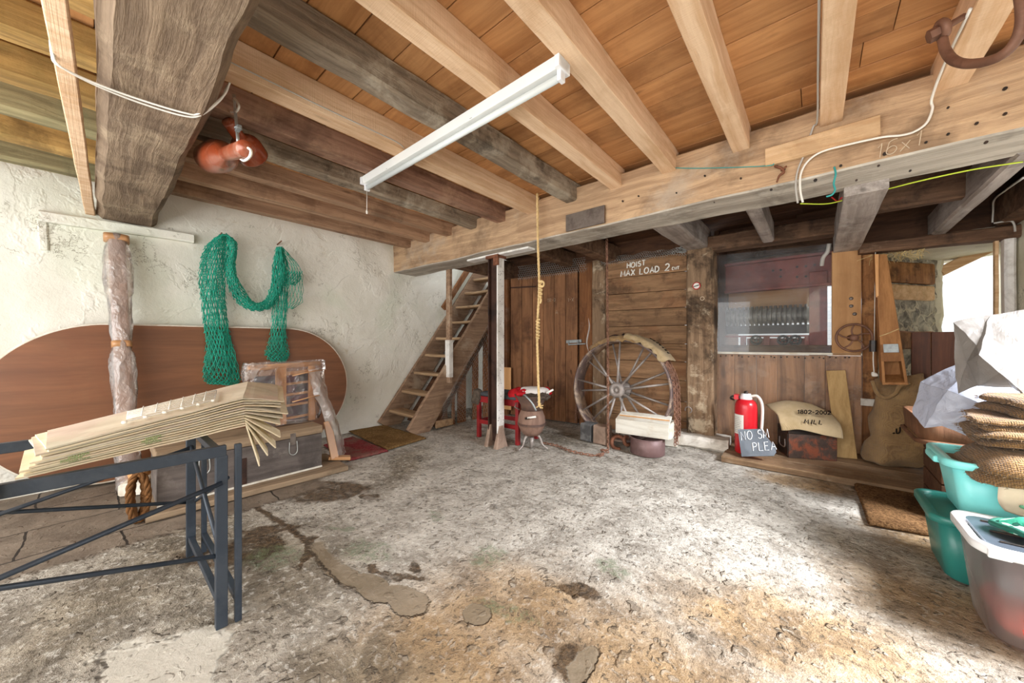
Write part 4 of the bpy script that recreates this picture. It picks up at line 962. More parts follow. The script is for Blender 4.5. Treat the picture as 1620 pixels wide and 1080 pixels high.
# steel column
base = onz(780, 703); bx_, by_ = -2.80, 2.98
root = thing('steel_post', 'tall steel post with one white-painted flange holding up the crossbeam', 'post', (bx_, by_, 0))
mb = MB(); mb.bx(bx_ - .075, bx_ + .075, by_ - .006, by_ + .006, .05, 2.18); mb.bx(bx_ - .08, bx_ - .066, by_ - .05, by_ + .05, .05, 2.18); part('web', mb, W['steel_dark'], root, bev=.002)
mb = MB(); mb.bx(bx_ + .064, bx_ + .080, by_ - .055, by_ + .055, .10, 2.16)
part('flange', mb, W['white_paint'], root, bev=.002, label='white-painted outer flange')
mb = MB()
for i in range(46):
    mb.lathe([(.001, .0015), (random.uniform(.002, .006), .001), (.004, 0)], (bx_ + .0805, by_ + random.uniform(-.05, .05), random.uniform(.2, 2.1)), (1, 0, 0), 6)
part('rust_pit', mb, W['tin_dark'], root, kind='stuff')
mb = MB(); mb.bx(bx_ - .1, bx_ + .1, by_ - .07, by_ + .07, 2.15, 2.185); mb.bx(bx_ + .03, bx_ + .1, by_ - .08, by_ - .05, 2.06, 2.18); part('head_plate', mb, W['rust'], root, bev=.004)
for sx, lab in ((-1, None), (1, None)):
    mb = MB(); mb.rough((bx_ + sx * .075, by_, -.01), (bx_ + sx * .075, by_, .24), .06, .2, up=(0, 1, 0), amp=.004, ch=.012, step=.05, freq=6, w1=.04, h1=.07, seed=160 + sx); part('foot_wedge', mb, W['brown_stone'], root)
# red stool
L = onz(756, 687); Rr = onz(811, 698)
L = V((-3.22, 3.12, 0)); Rr = V((-2.62, 3.16, 0)); dp = V((0, .36, 0)); H = .53
root = thing('red_stool', 'low red-painted stool behind the steel post', 'stool', (L + Rr) / 2 + dp * .5)
for q in (L, Rr, L + dp, Rr + dp):
    mb = MB(); mb.bar(q, q + UP * (H - .03), .045, .045); part('leg', mb, W['red_paint'], root, bev=.004)
mb = MB()
for a, b in ((L, Rr), (L + dp, Rr + dp), (L, L + dp), (Rr, Rr + dp)):
    mb.bar(a + UP * (H - .05), b + UP * (H - .05), .035, .075)
part('apron', mb, W['red_paint'], root, bev=.004)
mb = MB()
for a, b in ((L, Rr), (L + dp, Rr + dp), (L, L + dp), (Rr, Rr + dp)): mb.bar(a + UP * .2, b + UP * .2, .03, .05)
part('stretcher', mb, W['red_paint'], root, bev=.004)
mb = MB(); c = (L + Rr) / 2 + dp * .5; mb.rrect([(c.x, c.y, .30, .19, .03, H - .012), (c.x, c.y, .33, .21, .05, H + .0), (c.x, c.y, .33, .21, .05, H + .025), (c.x, c.y, .28, .17, .04, H + .04)]); part('seat', mb, W['cushion'], root, True)
mb = MB(); mb.pillow((L.x - .03, L.y - .01, H - .03), .07, .05, .1, amp=.03, freq=16, seed=3); part('rag_fringe', mb, W['dark_rag'], root, True)
# barrel with coal scuttle
px, py = onz(841, 712).x, onz(841, 712).y
B0 = V((-2.27, 2.86, 0)); B0 = V((onz(841, 708).x, onz(841, 708).y, 0))
root = thing('small_barrel', 'small brown stave barrel on spidery iron legs in front of the red stool', 'barrel', B0)
mb = MB(); prof = [(.085, .15), (.12, .19), (.148, .25), (.155, .30), (.148, .36), (.125, .42), (.10, .44)]
mb.lathe(prof, B0, seg=36, caps=True, fn=lambda r_, z, a: (r_ * (1 - .018 * (math.cos(a * 9) > .93)), z)); part('stave_body', mb, W['barrel'], root, True)
mb = MB(); mb.torus(B0 + UP * .27, .153, .008, seg=36); mb.torus(B0 + UP * .285, .155, .006, seg=36); part('hoop', mb, W['bucket'], root, True)
for k in range(3):
    a = R(-100 + 120 * k); d = V((math.cos(a), math.sin(a), 0)); mb = MB()
    mb.tube(smoothpath([B0 + d * .05 + UP * .17, B0 + d * .10 + UP * .12, B0 + d * .13 + UP * .05, B0 + d * .19 + UP * .008], 5), [.016] * 5 + [.013] * 5 + [.01] * 6, 8); part('leg', mb, W['iron_pale'], root, True)
mb = MB(); mb.tube([B0 + V((.0, 0, .12)), B0 + V((0, 0, .0))], [.028, .02], 10); part('spigot', mb, W['iron_pale'], root, True)
mb = MB(); p = B0 + V((.06, -.15, .37)); mb.tube([p, p + V((.09, .03, .02))], .011, 10); part('tap_handle', mb, W['porcelain'], root, True, label='white tap handle')
mb = MB(); mb.tube([p + V((-.03, -.0, -.01)), p + V((.02, .01, 0))], .014, 10); part('tap_collar', mb, W['tin_dark'], root, True)
S0 = B0 + V((0.0, 0, .43))
root = thing('coal_scuttle', 'rusty brown scuttle on top of the small barrel, filled with rags', 'scuttle', S0)
def scf(r_, z, a): return r_ * (1 + .16 * max(0, math.cos(a - R(-45 + 90))) * (z > .08)), z + .05 * max(0, math.cos(a - R(40))) * (z > .1)
mb = MB(); mb.lathe([(.001, 0), (.115, 0), (.125, .06), (.16, .12), (.192, .165), (.198, .17), (.186, .168), (.152, .12), (.11, .03), (.001, .02)], S0, seg=40); part('bowl', mb, W['bucket'], root, True)
mb = MB(); e = S0 + V((.2, .14, .23)); mb.tube([S0 + V((.14, .09, .19)), e], .012, 10); part('handle_grip', mb, W['porcelain'], root, True, label='white handle grip')
mb = MB(); mb.tube(smoothpath([S0 + V((.0, -.14, .18)), S0 + V((.06, -.18, .18)), S0 + V((.13, -.17, .12)), S0 + V((.17, -.14, .03))], 6), .011, 8); part('bail_handle', mb, W['zinc'], root, True, label='pale curved bail handle')
mb = MB(); mb.tube([S0 + V((-.10, -.09, .0)), S0 + V((-.15, -.12, .03)), S0 + V((-.14, -.1, .07))], .008, 6); part('side_lug', mb, W['iron'], root, True)
mb = MB(); mb.pillow(S0 + V((.05, 0.02, .15)), .14, .13, .035, amp=.03, freq=18, seed=8); single('dark_rag', mb, W['dark_rag'], 'bunched dark rags filling the rusty scuttle', 'rag', smooth=True)
c = ony(845, 623, B0.y + .12)
mb = MB(); mb.pillow(c, .17, .12, .085, rot=R(8), amp=.025, freq=9, seed=5); single('wrapped_bundle', mb, W['white_cloth'], 'white wrapped bundle resting behind the scuttle by the rope end', 'bundle', smooth=True)
mb = MB(); q = ony(819, 628, B0.y + .02)
for i in range(7):
    mb.pillow(q + V((random.uniform(-.06, .06), random.uniform(-.02, .04), random.uniform(-.03, .04))), random.uniform(.06, .1), .07, random.uniform(.04, .07), rot=random.uniform(0, 3), amp=.03, freq=14, seed=i + 20, nu=20, nv=10)
single('red_cloth', mb, W['red_cloth'], 'crumpled crimson cloth on the end of the white bundle', 'cloth', smooth=True)
mb = MB(); q = ony(865, 620, B0.y + .25); mb.pillow(q, .05, .04, .05, amp=.02, freq=16, seed=31); single('red_cloth', mb, W['red_cloth'], 'small scrap of red cloth at the far end of the white bundle', 'cloth', smooth=True)
# hoist rope and chains
def ropetwist(mb, pts, r, turns=90, strands=3, seg=5):
    L = [0]
    for a, b in zip(pts, pts[1:]): L.append(L[-1] + (b - a).length)
    for s in range(strands):
        out = []
        N = max(len(pts), int(L[-1] / (r * 1.0))); k = 0
        for i in range(N + 1):
            d = L[-1] * i / N
            while k < len(L) - 2 and L[k + 1] < d: k += 1
            t = (pts[k + 1] - pts[k]).normalized(); p = pts[k] + t * (d - L[k])
            u = t.cross(V((.6, .75, .1))).normalized(); w = t.cross(u); a = d / (r * 5.5) * 2 * PI / 1.6 + s * 2 * PI / strands
            out.append(p + (u * math.cos(a) + w * math.sin(a)) * r * .55)
        mb.tube(out, r * .62, seg)
yr = 2.72
pts = [ony(850, 306, yr), ony(851, 380, yr), ony(853, 455, yr), ony(850, 520, yr), ony(851, 580, yr), ony(853, 642, yr)]
root = thing('hoist_rope', 'straw-coloured rope with two knots hanging down to the scuttle', 'rope', pts[-1])
mb = MB(); ropetwist(mb, smoothpath(pts, 6), .0115); part('strand', mb, W['rope'], root, True)
for j, (kx, ky0, ky1) in enumerate(((855, 446, 470), (851, 505, 535))):
    mb = MB()
    p0 = ony(kx, ky0, yr - .005); p1 = ony(kx, ky1, yr - .005)
    hp = []
    for i in range(60):
        t = i / 59; a = t * 2 * PI * (6 if j else 4); hp.append(p0.lerp(p1, t) + V((math.cos(a) * .014, math.sin(a) * .014, 0)))
    mb.tube(hp, .0085, 6); 
    if j == 0: mb.torus(p0 + V((.012, 0, -.02)), .028, .0095, (0, 1, 0), 18, 6); mb.tube(smoothpath([p1, p1 + V((.015, -.01, -.03)), p1 + V((.005, -.01, -.06))], 5), .009, 6)
    part('knot', mb, W['rope'], root, True)
mb = MB(); p = pts[-1]; 
for i in range(14): mb.tube([p, p + V((random.gauss(0, .02), random.gauss(0, .02), random.uniform(-.03, .05)))], .004, 4)
part('frayed_end', mb, W['rope'], root)
yc = 3.62
p0 = ony(960, 378, yc); p1 = ony(962, 712, yc); p1.z = .02
mb = MB(); mb.chain([p0, p0.lerp(p1, .5) + V((.004, 0, 0)), p1, p1 + V((-.05, -.03, -.008)), p1 + V((.03, -.06, -.008)), p1 + V((-.06, -.05, .0))], .036, .0048, .0115)
single('hoist_chain', mb, W['rust_chain'], 'long rusty chain hanging straight down in front of the spoked wheel', 'chain', smooth=True)
fp = smoothpath([onz(858, 700, .012), onz(878, 704, .012), onz(903, 713, .012), onz(925, 718, .012), onz(942, 720, .012), onz(955, 717, .014), onz(948, 722, .014)], 8)
mb = MB(); mb.chain(fp, .036, .005, .0125); single('floor_chain', mb, W['rust_chain'], 'rusty chain lying across the floor from the barrel to the hanging chain', 'chain', smooth=True)
# wheel
WC = V((-1.775, 4.12, .617)); n = V((0, -1, .07)).normalized(); ux = V((1, 0, 0)); uz = n.cross(ux) * -1
if uz.z < 0: uz = -uz
root = thing('spoked_wheel', 'large flaking iron wheel with many spokes leaning on the hoist boards', 'wheel', (WC.x, WC.y, 0))
mb = MB(); mb.lathe([(.600, -.115), (.606, -.112), (.606, .115), (.600, .118), (.586, .118), (.580, .112), (.580, -.112), (.586, -.116), (.600, -.115)], WC, n, 72); part('rim', mb, W['rim'], root, True)
mb = MB(); mb.lathe([(.001, .185), (.028, .185), (.03, .15), (.03, .188), (.07, .188), (.088, .175), (.09, .11), (.065, .10), (.065, .02), (.10, .0), (.10, -.06), (.065, -.08), (.065, -.14), (.001, -.14)], WC, n, 32); part('hub', mb, W['iron_pale'], root, True)
for k in range(9):
    for s in (0, 1):
        a = 2 * PI * (k + .12 + .36 * s) / 9 + .12; d = ux * math.cos(a) + uz * math.sin(a)
        mb = MB(); mb.tube([WC + n * (.14 if not s else -.02) + d * .07, WC + n * (.06 if not s else -.05) + d * .585], [.0155, .011], 8); part('spoke', mb, W['iron_pale'], root, True)
mb = MB()
for i, (a0, a1, o_) in enumerate(((212, 238, 1),)):
    pass
def onrim(deg, off, z=0): d = ux * math.cos(R(deg)) + uz * math.sin(R(deg)); return WC + d * (.612 + off) + n * z
def sackfn(a0, a1, z0, z1, seed, lift=.012):
    def f(u, v):
        deg = a0 + (a1 - a0) * u + nz((u * 4, v * 4, seed), 1) * 4; fr = max(0, (.22 - v) / .22); dro = (.05 + .05 * abs(nz((u * 5, seed, 1), 1))) * fr; return onrim(deg, lift - dro + .02 * abs(nz((u * 7, v * 5, seed + 2), 1)), z0 + (z1 - z0) * max(0, v - .15) / .85 + .012 * (fr > 0) + nz((u * 6, seed, 0), 1) * .008)
    return f
mb = MB(); mb.grid(sackfn(128, 70, .125, -.13, 1, .03), 50, 20); single('flat_sack', mb, W['hess_mid'], 'thin tan sack laid over the top of the spoked wheel', 'sack', smooth=True, solid=.008)
mb = MB(); mb.grid(sackfn(84, 34, .135, -.16, 5, .055), 50, 20)
root = single('flat_sack', mb, W['hess_pale'], 'pale printed sack sliding down the rim of the spoked wheel', 'sack', smooth=True, solid=.008)
mb = MB()
for i in range(7):
    a = 62 - i * 3.4; mb.tube([onrim(a, .088, .04), onrim(a - 1.5, .088, -.01)], .004, 5); mb.tube([onrim(a, .088, .04), onrim(a - 2, .088, .05)], .004, 5)
part('faded_print', mb, W['black_ink'], root)
mb = MB(); mb.tube(smoothpath([onrim(104, .03, .1), onrim(98, .05, .06), onrim(92, .04, .03), onrim(88, .06, .05)], 6), .012, 6); single('dark_strap', mb, W['steel_dark'], 'short dark strap lying between the two sacks on the wheel', 'strap', smooth=True)
def drape(z, a0, drop, off):
    pts = [onrim(a, .014 + off, z) for a in range(int(a0), -2, -4)]; e = pts[-1]
    pts += [V((e.x + .005, e.y, e.z - drop * t)) for t in (.33, .66, 1)]; return pts
mb = MB()
for k, (z, a0, dr) in enumerate(((.10, 44, .56), (.06, 40, .50), (.02, 38, .58), (-.03, 36, .46))):
    mb.chain(drape(z, a0, dr, .012 * (k % 2)), .034, .0045, .0115)
single('draped_chain', mb, W['rust_chain'], 'loops of rusty chain draped over the rim beside the worn pillar', 'chain', smooth=True)
mb = MB()
for k, dx in enumerate((0, .03, -.025, .05)):
    x = -2.405 + dx; y = 4.12 + .04 * k; mb.chain([V((x + .01, y, .86 - .1 * k)), V((x, y, .5)), V((x - .005, y - .02, .12 + .04 * k))], .034, .0045, .0115)
single('draped_chain', mb, W['rust_chain'], 'bunch of rusty chain hanging beside the wheel near the plank door', 'chain', smooth=True)
mb = MB(); p = far(1089, 648, .3); mb.torus(p, .035, .006, (0, 1, .2), 20, 6, arc=R(280), a0=R(200)); single('iron_hook', mb, W['iron_pale'], 'small grey iron hook on the worn pillar beside the draped chain', 'hook', smooth=True)
# blocks, box and tin in front of the wheel
def block(name, mat, lab, px, py, w, d, h, rot=0, seed=0, cat='block', amp=.008):
    p = onz(px, py); mb = MB(); M = Euler((0, 0, rot)).to_matrix(); a = M @ V((-w / 2, 0, 0)); b = M @ V((w / 2, 0, 0)); off = M @ V((0, d / 2, 0))
    mb.rough(p + a + off + UP * h / 2, p + b + off + UP * h / 2, d, h, amp=amp, ch=.012, step=.03, freq=8, seed=seed); return single(name, mb, mat, lab, cat, kind='thing')
block('stone_block', W['dark_stone'], 'dark grey stone block on the floor at the foot of the spoked wheel', 926, 698, .15, .16, .21, R(-8), 171)
block('stone_block', W['brown_stone'], 'pale brown block beside the dark grey stone block', 948, 703, .16, .15, .215, R(-4), 172)
mb = MB(); c = onz(1015, 722); c = V((c.x, c.y + .17, 0)); TB = c.copy()
root = thing('round_tin', 'round open faded purple tin under the bleached plank box', 'tin', c)
mb.lathe([(.001, .0), (.172, .0), (.176, .004), (.176, .17), (.172, .172), (.168, .168), (.168, .012), (.001, .012)], c, seg=44); part('shell', mb, W['purple_tin'], root, True)
mb = MB(); mb.torus(c + UP * .17, .174, .005, seg=44); part('rim_bead', mb, W['purple_tin'], root, True)
p0 = ony(978, 693, 3.74); p1 = ony(1053, 694, 3.80)
mb = MB(); M = math.atan2(p1.y - p0.y, p1.x - p0.x); ct = (p0 + p1) / 2
def bd2(zc, yoff, dz, dy, L=.55, tilt=0, r=0): mb.box((ct.x - math.sin(M) * yoff, ct.y + math.cos(M) * yoff, zc), (L, dy, dz), Euler((tilt, 0, M + r)))
bd2(.265, .012, .155, .022); bd2(.352, .09, .02, .17, tilt=R(14)); bd2(.375, .175, .022, .10, .54, R(10)); bd2(.265, .27, .155, .02)
for sx in (-1, 1): mb.box((ct.x + sx * .265 * math.cos(M), ct.y + .14 + sx * .265 * math.sin(M), .265), (.02, .24, .15), Euler((0, 0, M)))
root = single('plank_box', mb, W['white_box'], 'bleached plank box balanced on the round purple tin', 'box', bev=.003, kind='thing')
mb = MB(); bd2(.362, .105, .008, .035, .53, R(14)); part('orange_strip', mb, W['pine'], root, bev=.001)
mb = MB(); p = onz(1046, 706); mb.rough(p + V((-.06, .10, .05)), p + V((.14, .14, .05)), .16, .10, amp=.006, ch=.01, seed=176)
single('offcut_block', mb, W['white_box'], 'pale offcut board on the floor behind the round purple tin', 'block', kind='thing')
mb = MB(); p = onz(978, 700, .06); mb.torus(p, .07, .022, (.3, -1, .35), 26, 10, arc=R(290), a0=R(140)); mb.torus(p + V((.09, .03, .03)), .045, .02, (.9, -.3, .3), 22, 10, arc=R(250))
single('iron_shackle', mb, W['rust'], 'thick rusty iron shackle between the brown block and the purple tin', 'shackle', smooth=True)
# fire extinguisher
FZ = .05
c = V((-.545, 4.36, FZ))
root = thing('fire_extinguisher', 'red fire extinguisher standing against the plank panel', 'fire extinguisher', c)
mb = MB(); mb.lathe([(.001, 0), (.092, 0), (.100, .012), (.100, .46), (.097, .50), (.083, .535), (.058, .553), (.05, .556), (.001, .556)], c, seg=40); part('cylinder', mb, W['ext_red'], root, True)
mb = MB(); mb.lathe([(.052, .548), (.055, .55), (.055, .572), (.046, .592), (.042, .610), (.001, .612)], c, seg=28); part('cap', mb, W['tub_white'], root, True, label='white screw cap')
mb = MB(); mb.lathe([(.014, .605), (.02, .615), (.02, .63), (.008, .638), (.001, .64)], c, seg=16); part('plunger', mb, W['tin_dark'], root, True)
mb = MB(); mb.tube(smoothpath([c + V((-.05, -.03, .575)), c + V((-.11, -.05, .58)), c + V((-.13, -.05, .555)), c + V((-.10, -.03, .54))], 6), .009, 8); part('carry_handle', mb, W['tin_dark'], root, True)
mb = MB(); mb.bx(c.x - .10, c.x - .06, c.y - .07, c.y + .02, c.z + .55, c.z + .60); part('bracket', mb, W['ext_red'], root, bev=.004)
mb = MB(); mb.tube(smoothpath([c + V((.045, -.01, .59)), c + V((.10, -.02, .595)), c + V((.137, -.02, .52)), c + V((.14, -.02, .38)), c + V((.128, -.03, .2)), c + V((.115, -.03, .10))], 8), .013, 10); part('hose', mb, W['cable'], root, True, label='pale rubber hose')
mb = MB(); 
def lf(u, v): a = R(-165 + 70 * u); return c + V((math.cos(a) * .1012, math.sin(a) * .1012, .20 + .20 * v))
mb.grid(lf, 14, 2); lab_ = part('paper_label', mb, W['label'], root, True)
mb = MB()
for i in range(9):
    a0 = lf(.12, .1 + i * .095); mb.tube([lf(u, .1 + i * .095) * 1 + V((math.cos(R(-165 + 70 * u)), math.sin(R(-165 + 70 * u)), 0)) * .0006 for u in (.12, .3, .5, random.uniform(.6, .85))], .0016, 4)
part('small_print', mb, W['iron'], lab_)
# slate notice
tl = ony(1167, 679, 4.24); bl_ = ony(1173, 721, 4.12); bl_.z = FZ
sc = [(1167, 679), (1204, 678), (1213, 691), (1220, 699), (1226, 705), (1228, 715), (1224, 721), (1173, 722)]
pl0 = bl_; nrm = V((0, -1, .35)).normalized()
def onplane(px, py, off=0.0):
    d = ray(px, py); t = (pl0 - CAM).dot(nrm) / d.dot(nrm); return CAM + d * t + nrm * off
mb = MB(); mb.prism([onplane(*q) for q in sc], -nrm * .014)
root = single('slate_notice', mb, W['slate'], 'broken slate with a chalked no smoking notice leaning on the extinguisher', 'notice', bev=.002)
mb = MB(); p = onplane(1173.5, 696, .002); q = onplane(1200, 693.5, .002); u_ = (onplane(1170, 684, .002) - onplane(1171.5, 697, .002)); lettering(mb, 'NO SM', p, q - p, u_, .082, .0035, wob=.03, wsc=.70)
p = onplane(1191.5, 713, .002); q = onplane(1220, 711.5, .002); lettering(mb, 'PLEA', p, q - p, u_, .076, .0035, wob=.03, wsc=.86)
p3 = onplane(1207.5, 692, .002); mb.tube([p3, onplane(1209, 687, .002), onplane(1211, 690, .002)], .0035, 5)
part('chalk_writing', mb, W['chalk'], root)
# tin trunk with draped printed sack
a = V((-.20, 4.44, 0)); b = V((.16, 4.60, 0)); M = math.atan2(b.y - a.y, b.x - a.x); dd = V((-math.sin(M), math.cos(M), 0)) * .24; ct = (a + b) / 2 + dd * .5; Ln = (b - a).length
root = thing('tin_trunk', 'rust-streaked black tin trunk under the draped printed sack', 'trunk', (ct.x, ct.y, FZ))
mb = MB(); mb.box((ct.x, ct.y, FZ + .125), (Ln, .24, .25), Euler((0, 0, M))); part('body', mb, W['tin'], root, bev=.006)
mb = MB(); mb.box((ct.x, ct.y, FZ + .265), (Ln + .012, .252, .05), Euler((0, 0, M))); part('lid', mb, W['tin_dark'], root, bev=.006)
mb = MB(); ex_ = V((math.cos(M), math.sin(M), 0)); s_ = ct - ex_ * (Ln / 2 + .004)
mb.box((s_.x, s_.y, FZ + .13), (.008, .225, .22), Euler((0, 0, M))); part('end_plate', mb, W['tin_dark'], root, bev=.002)
mb = MB(); mb.tube(smoothpath([s_ - ex_ * .006 + dd * (t / .24) + UP * z for t, z in ((-.06, .22), (-.06, .15), (.0, .135), (.06, .15), (.06, .22))], 5), .006, 8); part('handle', mb, W['iron_pale'], root, True)
rows = [[ony(1211, 640, 4.66), ony(1245, 634, 4.72), ony(1285, 640, 4.80), ony(1312, 652, 4.86)],
        [ony(1218, 646, 4.56), ony(1250, 641, 4.62), ony(1292, 652, 4.72), ony(1322, 662, 4.80)],
        [ony(1229, 655, 4.46), ony(1256, 655, 4.52), ony(1296, 664, 4.62), ony(1328, 670, 4.70)],
        [ony(1233, 668, 4.41), ony(1262, 668, 4.46), ony(1300, 676, 4.54), ony(1332, 682, 4.62)],
        [ony(1237, 681, 4.40), ony(1266, 680, 4.44), ony(1302, 688, 4.52), ony(1333, 694, 4.60)]]
mb = MB(); add_surf(mb, rows, 8, 8, .008, 9, 3)
root = single('printed_sack', mb, W['hess_pale'], 'stiff pale sack printed with dates draped over the tin trunk', 'sack', smooth=True, solid=.008)
mb = MB()
def onsack(px, py, y): return ony(px, py, y) + V((0, -.022, .012))
p = onsack(1262.5, 655, 4.52); q = onsack(1302, 656.5, 4.64); lettering(mb, '1802-2002', p, q - p, onsack(1263, 645, 4.585) - p, .046, .0042, sp=1.0, wob=.02); part('date_lettering', mb, W['black_ink'], root); mb = MB()
p = onsack(1272, 670.5, 4.462); q = onsack(1297, 672.5, 4.53); lettering(mb, 'MILL', p, q - p, onsack(1274, 662, 4.50) - p, .043, .0045, sp=1.4, wob=.05)
part('lettering', mb, W['black_ink'], root)
# leaning pine offcut
b0 = V((.235, 4.80, FZ)); t0 = ony(1322, 586, 4.985)
d = (t0 - b0).normalized(); mb = MB(); mb.bar(b0, t0, .15, .022, up=(0, -1, .2))
root = single('leaning_plank', mb, W['plank'], 'knotty pine offcut leaning on the panel beside the tin trunk', 'plank', bev=.003)
# wooden chute with slot
yc = 4.78
o4 = [ony(1384, 402, yc + .1), ony(1403, 402, yc + .1), ony(1440, 590, yc - .04), ony(1437, 608, yc - .05), ony(1396, 608, yc - .05), ony(1388, 520, yc + .02)]
root = thing('grain_chute', 'tapering wooden grain chute with a slot, hanging above the sack', 'chute', o4[4])
dep = V((0, .17, .03))
def P4(u, v):    # u across, v down on the front face
    l = o4[0].lerp(o4[4], v); r_ = o4[1].lerp(o4[3], v); return l.lerp(r_, u)
mb = MB()
fr = [P4(0, 0), P4(1, 0), P4(1, .70), P4(.0, .70)]; mb.prism(fr, V((0, .02, .004)))
mb.prism([P4(0, .70), P4(.14, .70), P4(.14, .765), P4(0, .765)], V((0, .02, .004))); mb.prism([P4(.86, .70), P4(1, .70), P4(1, .765), P4(.86, .765)], V((0, .02, .004)))
mb.prism([P4(0, .765), P4(1, .765), P4(1, .83), P4(0, .83)], V((0, .02, .004)))
mb.prism([P4(0, .83), P4(.10, .83), P4(.10, 1), P4(0, 1)], V((0, .02, .004))); mb.prism([P4(.88, .83), P4(1, .83), P4(1, 1), P4(.88, 1)], V((0, .02, .004)))
mb.prism([P4(0, .985), P4(1, .985), P4(1, 1), P4(0, 1)], V((0, .02, .004)))
part('front_board', mb, W['chute'], root, bev=.002)
for u0, nm in ((0.0, 'side_board'), (1.0, 'side_board')):
    mb = MB(); e = .02 if u0 == 0 else -.02
    mb.prism([P4(u0, 0), P4(u0, 1), P4(u0, 1) + dep, P4(u0, 0) + dep], V((e, 0, 0))); part(nm, mb, W['chute'], root, bev=.002)
mb = MB(); mb.prism([P4(0, 0) + dep, P4(1, 0) + dep, P4(1, 1) + dep, P4(0, 1) + dep], V((0, .02, 0))); part('back_board', mb, W['chute'], root)
mb = MB(); mb.prism([P4(.0, 1) + V((0, 0, .01)), P4(1, 1) + V((0, 0, .01)), P4(1, .96) + dep, P4(0, .96) + dep], V((0, 0, -.012))); part('floor_board', mb, W['chute'], root)
mb = MB(); mb.prism([P4(.14, .70) + V((0, .012, 0)), P4(.86, .70) + V((0, .012, 0)), P4(.84, .765) + V((0, .012, 0)), P4(.16, .765) + V((0, .012, 0))], V((0, .006, 0))); part('slide_plate', mb, W['zinc'], root, label='grey slide in the slot')
mb = MB(); mb.tube(smoothpath([P4(-.02, .64) + V((0, -.004, 0)), P4(.4, .62) + V((0, -.006, 0)), P4(1.02, .585) + V((0, -.004, 0))], 6), .004, 5); part('string_tie', mb, W['rope'], root, True)
mb = MB(); mb.prism([ony(1384, 402, yc + .07), ony(1390, 402, yc + .07), ony(1390, 470, yc + .05), ony(1386, 470, yc + .05)], V((0, .02, 0))); part('edge_strip', mb, W['pine'], root)
mb = MB(); p = ony(1381, 548, 4.9); mb.rough(p + V((0, 0, -.05)), p + V((0, 0, .06)), .05, .05, up=(0, 1, 0), amp=.004, ch=.012, step=.02)
root = single('pulley_block', mb, W['tin_dark'], 'small black pulley block beside the wooden chute', 'pulley', kind='thing')
mb = MB(); mb.tube(smoothpath([p + V((0, -.03, -.05)), p + V((.0, -.03, -.15)), p + V((.005, -.03, -.25))], 6), .005, 6); mb.pillow(p + V((.01, -.035, -.27)), .022, .02, .02, amp=.01, freq=30); part('cord', mb, W['cable'], root, True)
mb = MB(); p = ony(1386, 404, 4.98); mb.tube(smoothpath([ony(1385, 398, 4.98), ony(1384, 470, 4.98), ony(1383, 540, 4.97)], 5), .003, 5); single('hanging_string', mb, W['cable'], 'thin pale string hanging from the dark lintel beside the chute', 'string')
# hung hessian sack
def sk(rows_, mat, lab, seed, amp=.02):
    mb = MB(); rings = []
    for (lx, ly, rx, ry, y, dep_) in rows_:
        l = ony(lx, ly, y); r_ = ony(rx, ry, y); c_ = (l + r_) / 2; w_ = (r_ - l).length / 2; ring = []
        for k in range(40):
            a = 2 * PI * k / 40; p = c_ + (r_ - l).normalized() * (w_ * math.copysign(abs(math.cos(a)) ** .7, math.cos(a))) + V((0, dep_ * math.copysign(abs(math.sin(a)) ** .8, math.sin(a)), 0))
            ring.append(p)
        rings.append(ring)
    cols = [smoothpath([rg[k] for rg in rings], 6) for k in range(40)]
    RR = [[cols[k][j] + noise.noise_vector(cols[k][j] * 6 + V((seed, 0, 0))) * amp + noise.noise_vector(cols[k][j] * V((14, 14, 5)) if False else cols[k][j] * 15) * amp * .4 for k in range(40)] for j in range(len(cols[0]))]
    mb.loft(RR, True); return mb
rows_ = [(1383, 602, 1462, 590, 4.93, .02), (1384, 625, 1466, 615, 4.90, .10), (1379, 650, 1476, 645, 4.88, .15), (1376, 680, 1480, 680, 4.86, .17), (1368, 705, 1482, 705, 4.84, .18), (1366, 722, 1474, 727, 4.83, .16), (1390, 732, 1450, 734, 4.83, .08)]
mb = sk(rows_, None, None, 4, .034)
root = single('hung_sack', mb, W['hess_mid'], 'big tan hessian sack slumped under the wooden chute', 'sack', smooth=True)
mb = MB(); rp = [ony(px, py, 4.76) for px, py in ((1380, 602), (1388, 622), (1402, 629), (1416, 622), (1424, 610), (1440, 606))]; mb.tube(smoothpath(rp, 8), .016, 8); part('rolled_hem', mb, W['hess_mid'], root, True)
mb = MB(); p = ony(1412, 690, 4.655); q = ony(1440, 678, 4.65); lettering(mb, '-U-', p, q - p, UP, .05, .006, sp=1.2, wob=.1); part('faded_print', mb, W['black_ink'], root)
# brown board in the recess
mb = MB(); a = ony(1442, 570, 5.04); b = ony(1512, 570, 4.98); zt = ony(1475, 525, 5.0).z

e = a + (b - a) * .46
mb.prism([V((a.x, a.y, .2)), V((e.x - .002, e.y, .2)), V((e.x - .002, e.y, zt)), V((a.x, a.y, zt))], V((0, .025, 0))); mb.prism([V((e.x + .002, e.y, .2)), V((b.x, b.y, .2)), V((b.x, b.y, zt)), V((e.x + .002, e.y, zt))], V((0, .025, 0)))
mb.bx(a.x + .02, a.x + .08, a.y + .03, a.y + .06, .05, zt - .05); mb.bx(b.x - .08, b.x - .02, b.y + .05, b.y + .08, .05, zt - .05)
single('dark_board', mb, W['brown_board'], 'dark brown two-plank board standing in front of the window recess', 'board', bev=.003, kind='thing')
